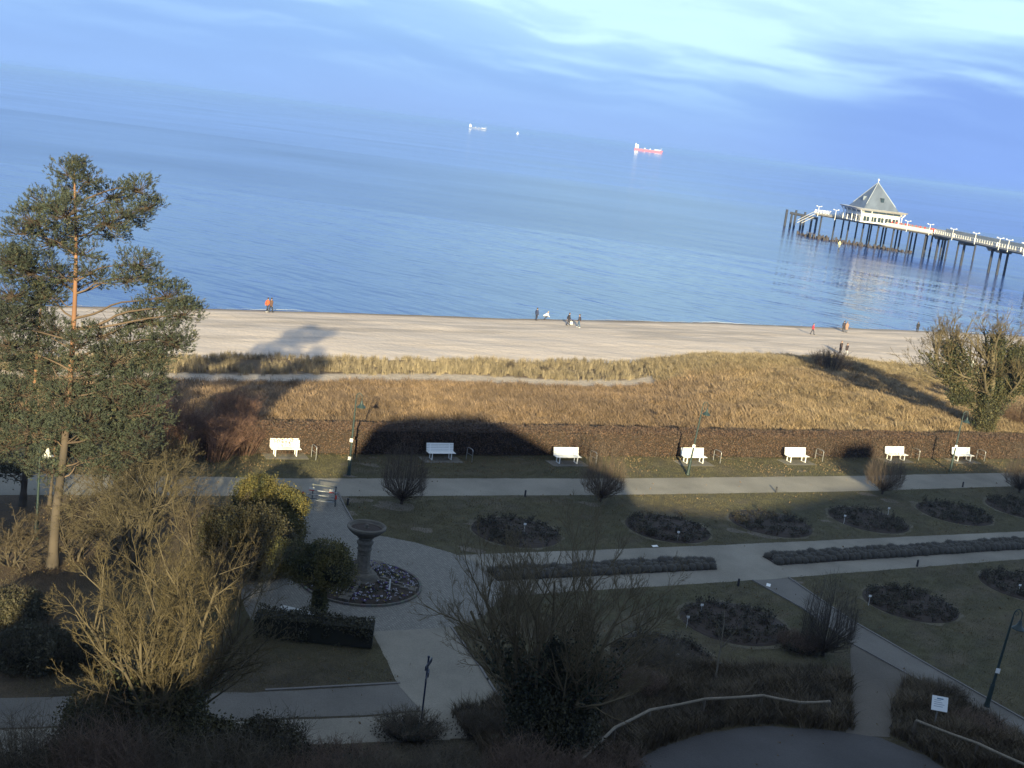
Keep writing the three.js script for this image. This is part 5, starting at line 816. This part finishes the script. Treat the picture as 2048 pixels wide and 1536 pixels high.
  for (let k = 0; k < 120; k++) { const t = k / 119, px = lerp(1594, 1822, t), py2 = lerp(468, 506, t ** .8) + R(-1.2, 1.2), q = at(px, py2, SEA).sub(gr.position), hh = R(.5, 2.2) * (1 - .6 * t), m = part('stump', sg, stump, gr); m.position.set(q.x, SEA + hh / 2 - .4, q.z); m.scale.set(R(.7, 1.4), hh + .8, R(.7, 1.4)); m.rotation.z = R(-.12, .12); }
  const by = thing('buoy', 'small pale yellow buoy floating before the pier piles', 'buoy', at(1679, 487.5, SEA)); part('float', new THREE.SphereGeometry(.55, 16, 10), mat(.8, .74, .3, .4), by).position.y = .15; part('cap', new THREE.CylinderGeometry(.15, .2, .4, 10), mat(.8, .8, .7, .5), by).position.y = .7;
}
// ------------------------------------------------------------------ ships on the horizon
function ship(name, label, px, py, len, hullCol, s) {
  const p = at(px, py, SEA), o = thing(name, label, 'ship', p, -.06), wht = mat(.85, .85, .83, .5), h = len * .055, hull = new THREE.Shape(); reseed(s);
  hull.moveTo(-len / 2, 0); hull.lineTo(len * .46, 0); hull.lineTo(len * .5, h * 1.5); hull.lineTo(len * .40, h * 1.45); hull.lineTo(len * .38, h); hull.lineTo(-len * .36, h); hull.lineTo(-len * .37, h * 1.3); hull.lineTo(-len / 2, h * 1.3); hull.closePath();
  const g = new THREE.ExtrudeGeometry(hull, { depth: len * .14, bevelEnabled: false }); g.translate(0, 0, -len * .07); part('hull', g, mat(...hullCol, .6), o);
  const B = (n, x, y, w, hh, d, m = wht) => part(n, new THREE.BoxGeometry(w, hh, d), m, o).position.set(x, y, 0);
  B('deckhouse', -len * .42, h * 1.3 + len * .05, len * .12, len * .1, len * .13); B('bridge', -len * .415, h * 1.3 + len * .112, len * .09, len * .024, len * .15); B('funnel', -len * .465, h * 1.3 + len * .13, len * .035, len * .06, len * .04);
  B('cargo_deck', -len * .02, h * 1.1, len * .6, h * .25, len * .1, mat(.35, .28, .26, .7));
  for (const x of [-.14, .05]) B('deck_crane', len * x, h * 1 + len * .028, len * .03, len * .05, len * .03); B('forecastle_house', len * .3, h * 1.1 + len * .02, len * .2, len * .035, len * .1); B('mast', len * .42, h * 1.5 + len * .04, len * .012, len * .08, len * .012);
  return o;
}
ship('cargo_ship', 'white and grey cargo ship far out on the horizon, left of the red one', 956, 258.2, 122, [.16, .2, .3], 811);
ship('cargo_ship', 'red hulled cargo ship with white bridge far out on the sea', 1297, 303, 158, [.62, .09, .07], 812);
{ const o = thing('sailing_boat', 'tiny white boat on the horizon between the two ships', 'boat', at(1035, 268, SEA)); const g = new Geo(); g.tri(V(0, 2, 0), V(7, 2, 0), V(.5, 20, 0), [1, 1, 1]); g.tri(V(-.5, 2, 0), V(-6, 2.5, 0), V(0, 17, .5), [1, 1, 1]); g.build('sails', mat(.85, .85, .85, .6, { side: THREE.DoubleSide }), o); const h = new THREE.Shape(); h.moveTo(-9, 0); h.lineTo(8, 0); h.lineTo(10, 3); h.lineTo(-10, 2.5); const hg = new THREE.ExtrudeGeometry(h, { depth: 4, bevelEnabled: false }); hg.translate(0, 0, -2); part('hull', hg, mat(.8, .8, .8, .5), o); }
// short winter grass on the lawns, kept off paths and beds
{
  const within = (x, z, P) => { let c = false; for (let i = 0, j = P.length - 1; i < P.length; j = i++) if ((P[i].z > z) !== (P[j].z > z) && x < (P[j].x - P[i].x) * (z - P[i].z) / (P[j].z - P[i].z) + P[i].x) c = !c; return c; };
  const beds = scene.children.filter(o => /^(rose_bed|flower_bed)/.test(o.name)).map(o => [o.position.x, o.position.z]);
  reseed(25); const ok = lawnSpots.filter(([x, , z]) => !pavedOutlines.some(P => within(x, z, P)) && !beds.some(([a, b]) => Math.hypot(a - x, b - z) < 2.5) && !(x < -9 && woodEdge(x, z) > .5 && rnd() < .8));
  const lg = new Geo(); reseed(26); lg.leaf(V(0, .012, 0), .05, [1, 1, 1]); lg.leaf(V(.06, .015, .03), .035, [.8, .8, .8]);
  const lv = []; for (let k = 0; k < 9000; k++) { const near = rnd(), x = R(-24, 44), z = near < .35 ? zHedge(x) + R(.1, 4) : R(zHedge(x), -36); if (fbm(x * .5, z * .5, 207, 3) < .46 || beds.some(([a, b]) => Math.hypot(a - x, b - z) < 2.3)) continue; if (pavedOutlines.some(P => within(x, z, P)) && rnd() < .85) continue; const t = R(.6, 1.5); lv.push([x, .018, z, R(.6, 1.3), [.17 * t, .115 * t, .06 * t]]); }
  scatter('fallen_leaves', 'scattered dry brown leaves lying on lawns and path edges', 'leaves', lg.geometry(), lv);
  scatter('lawn_grass', 'short olive winter grass covering the lawns between the paths', 'grass', lawnBlade, ok);
}
//@@OBJECTS
renderer.render(scene, camera);
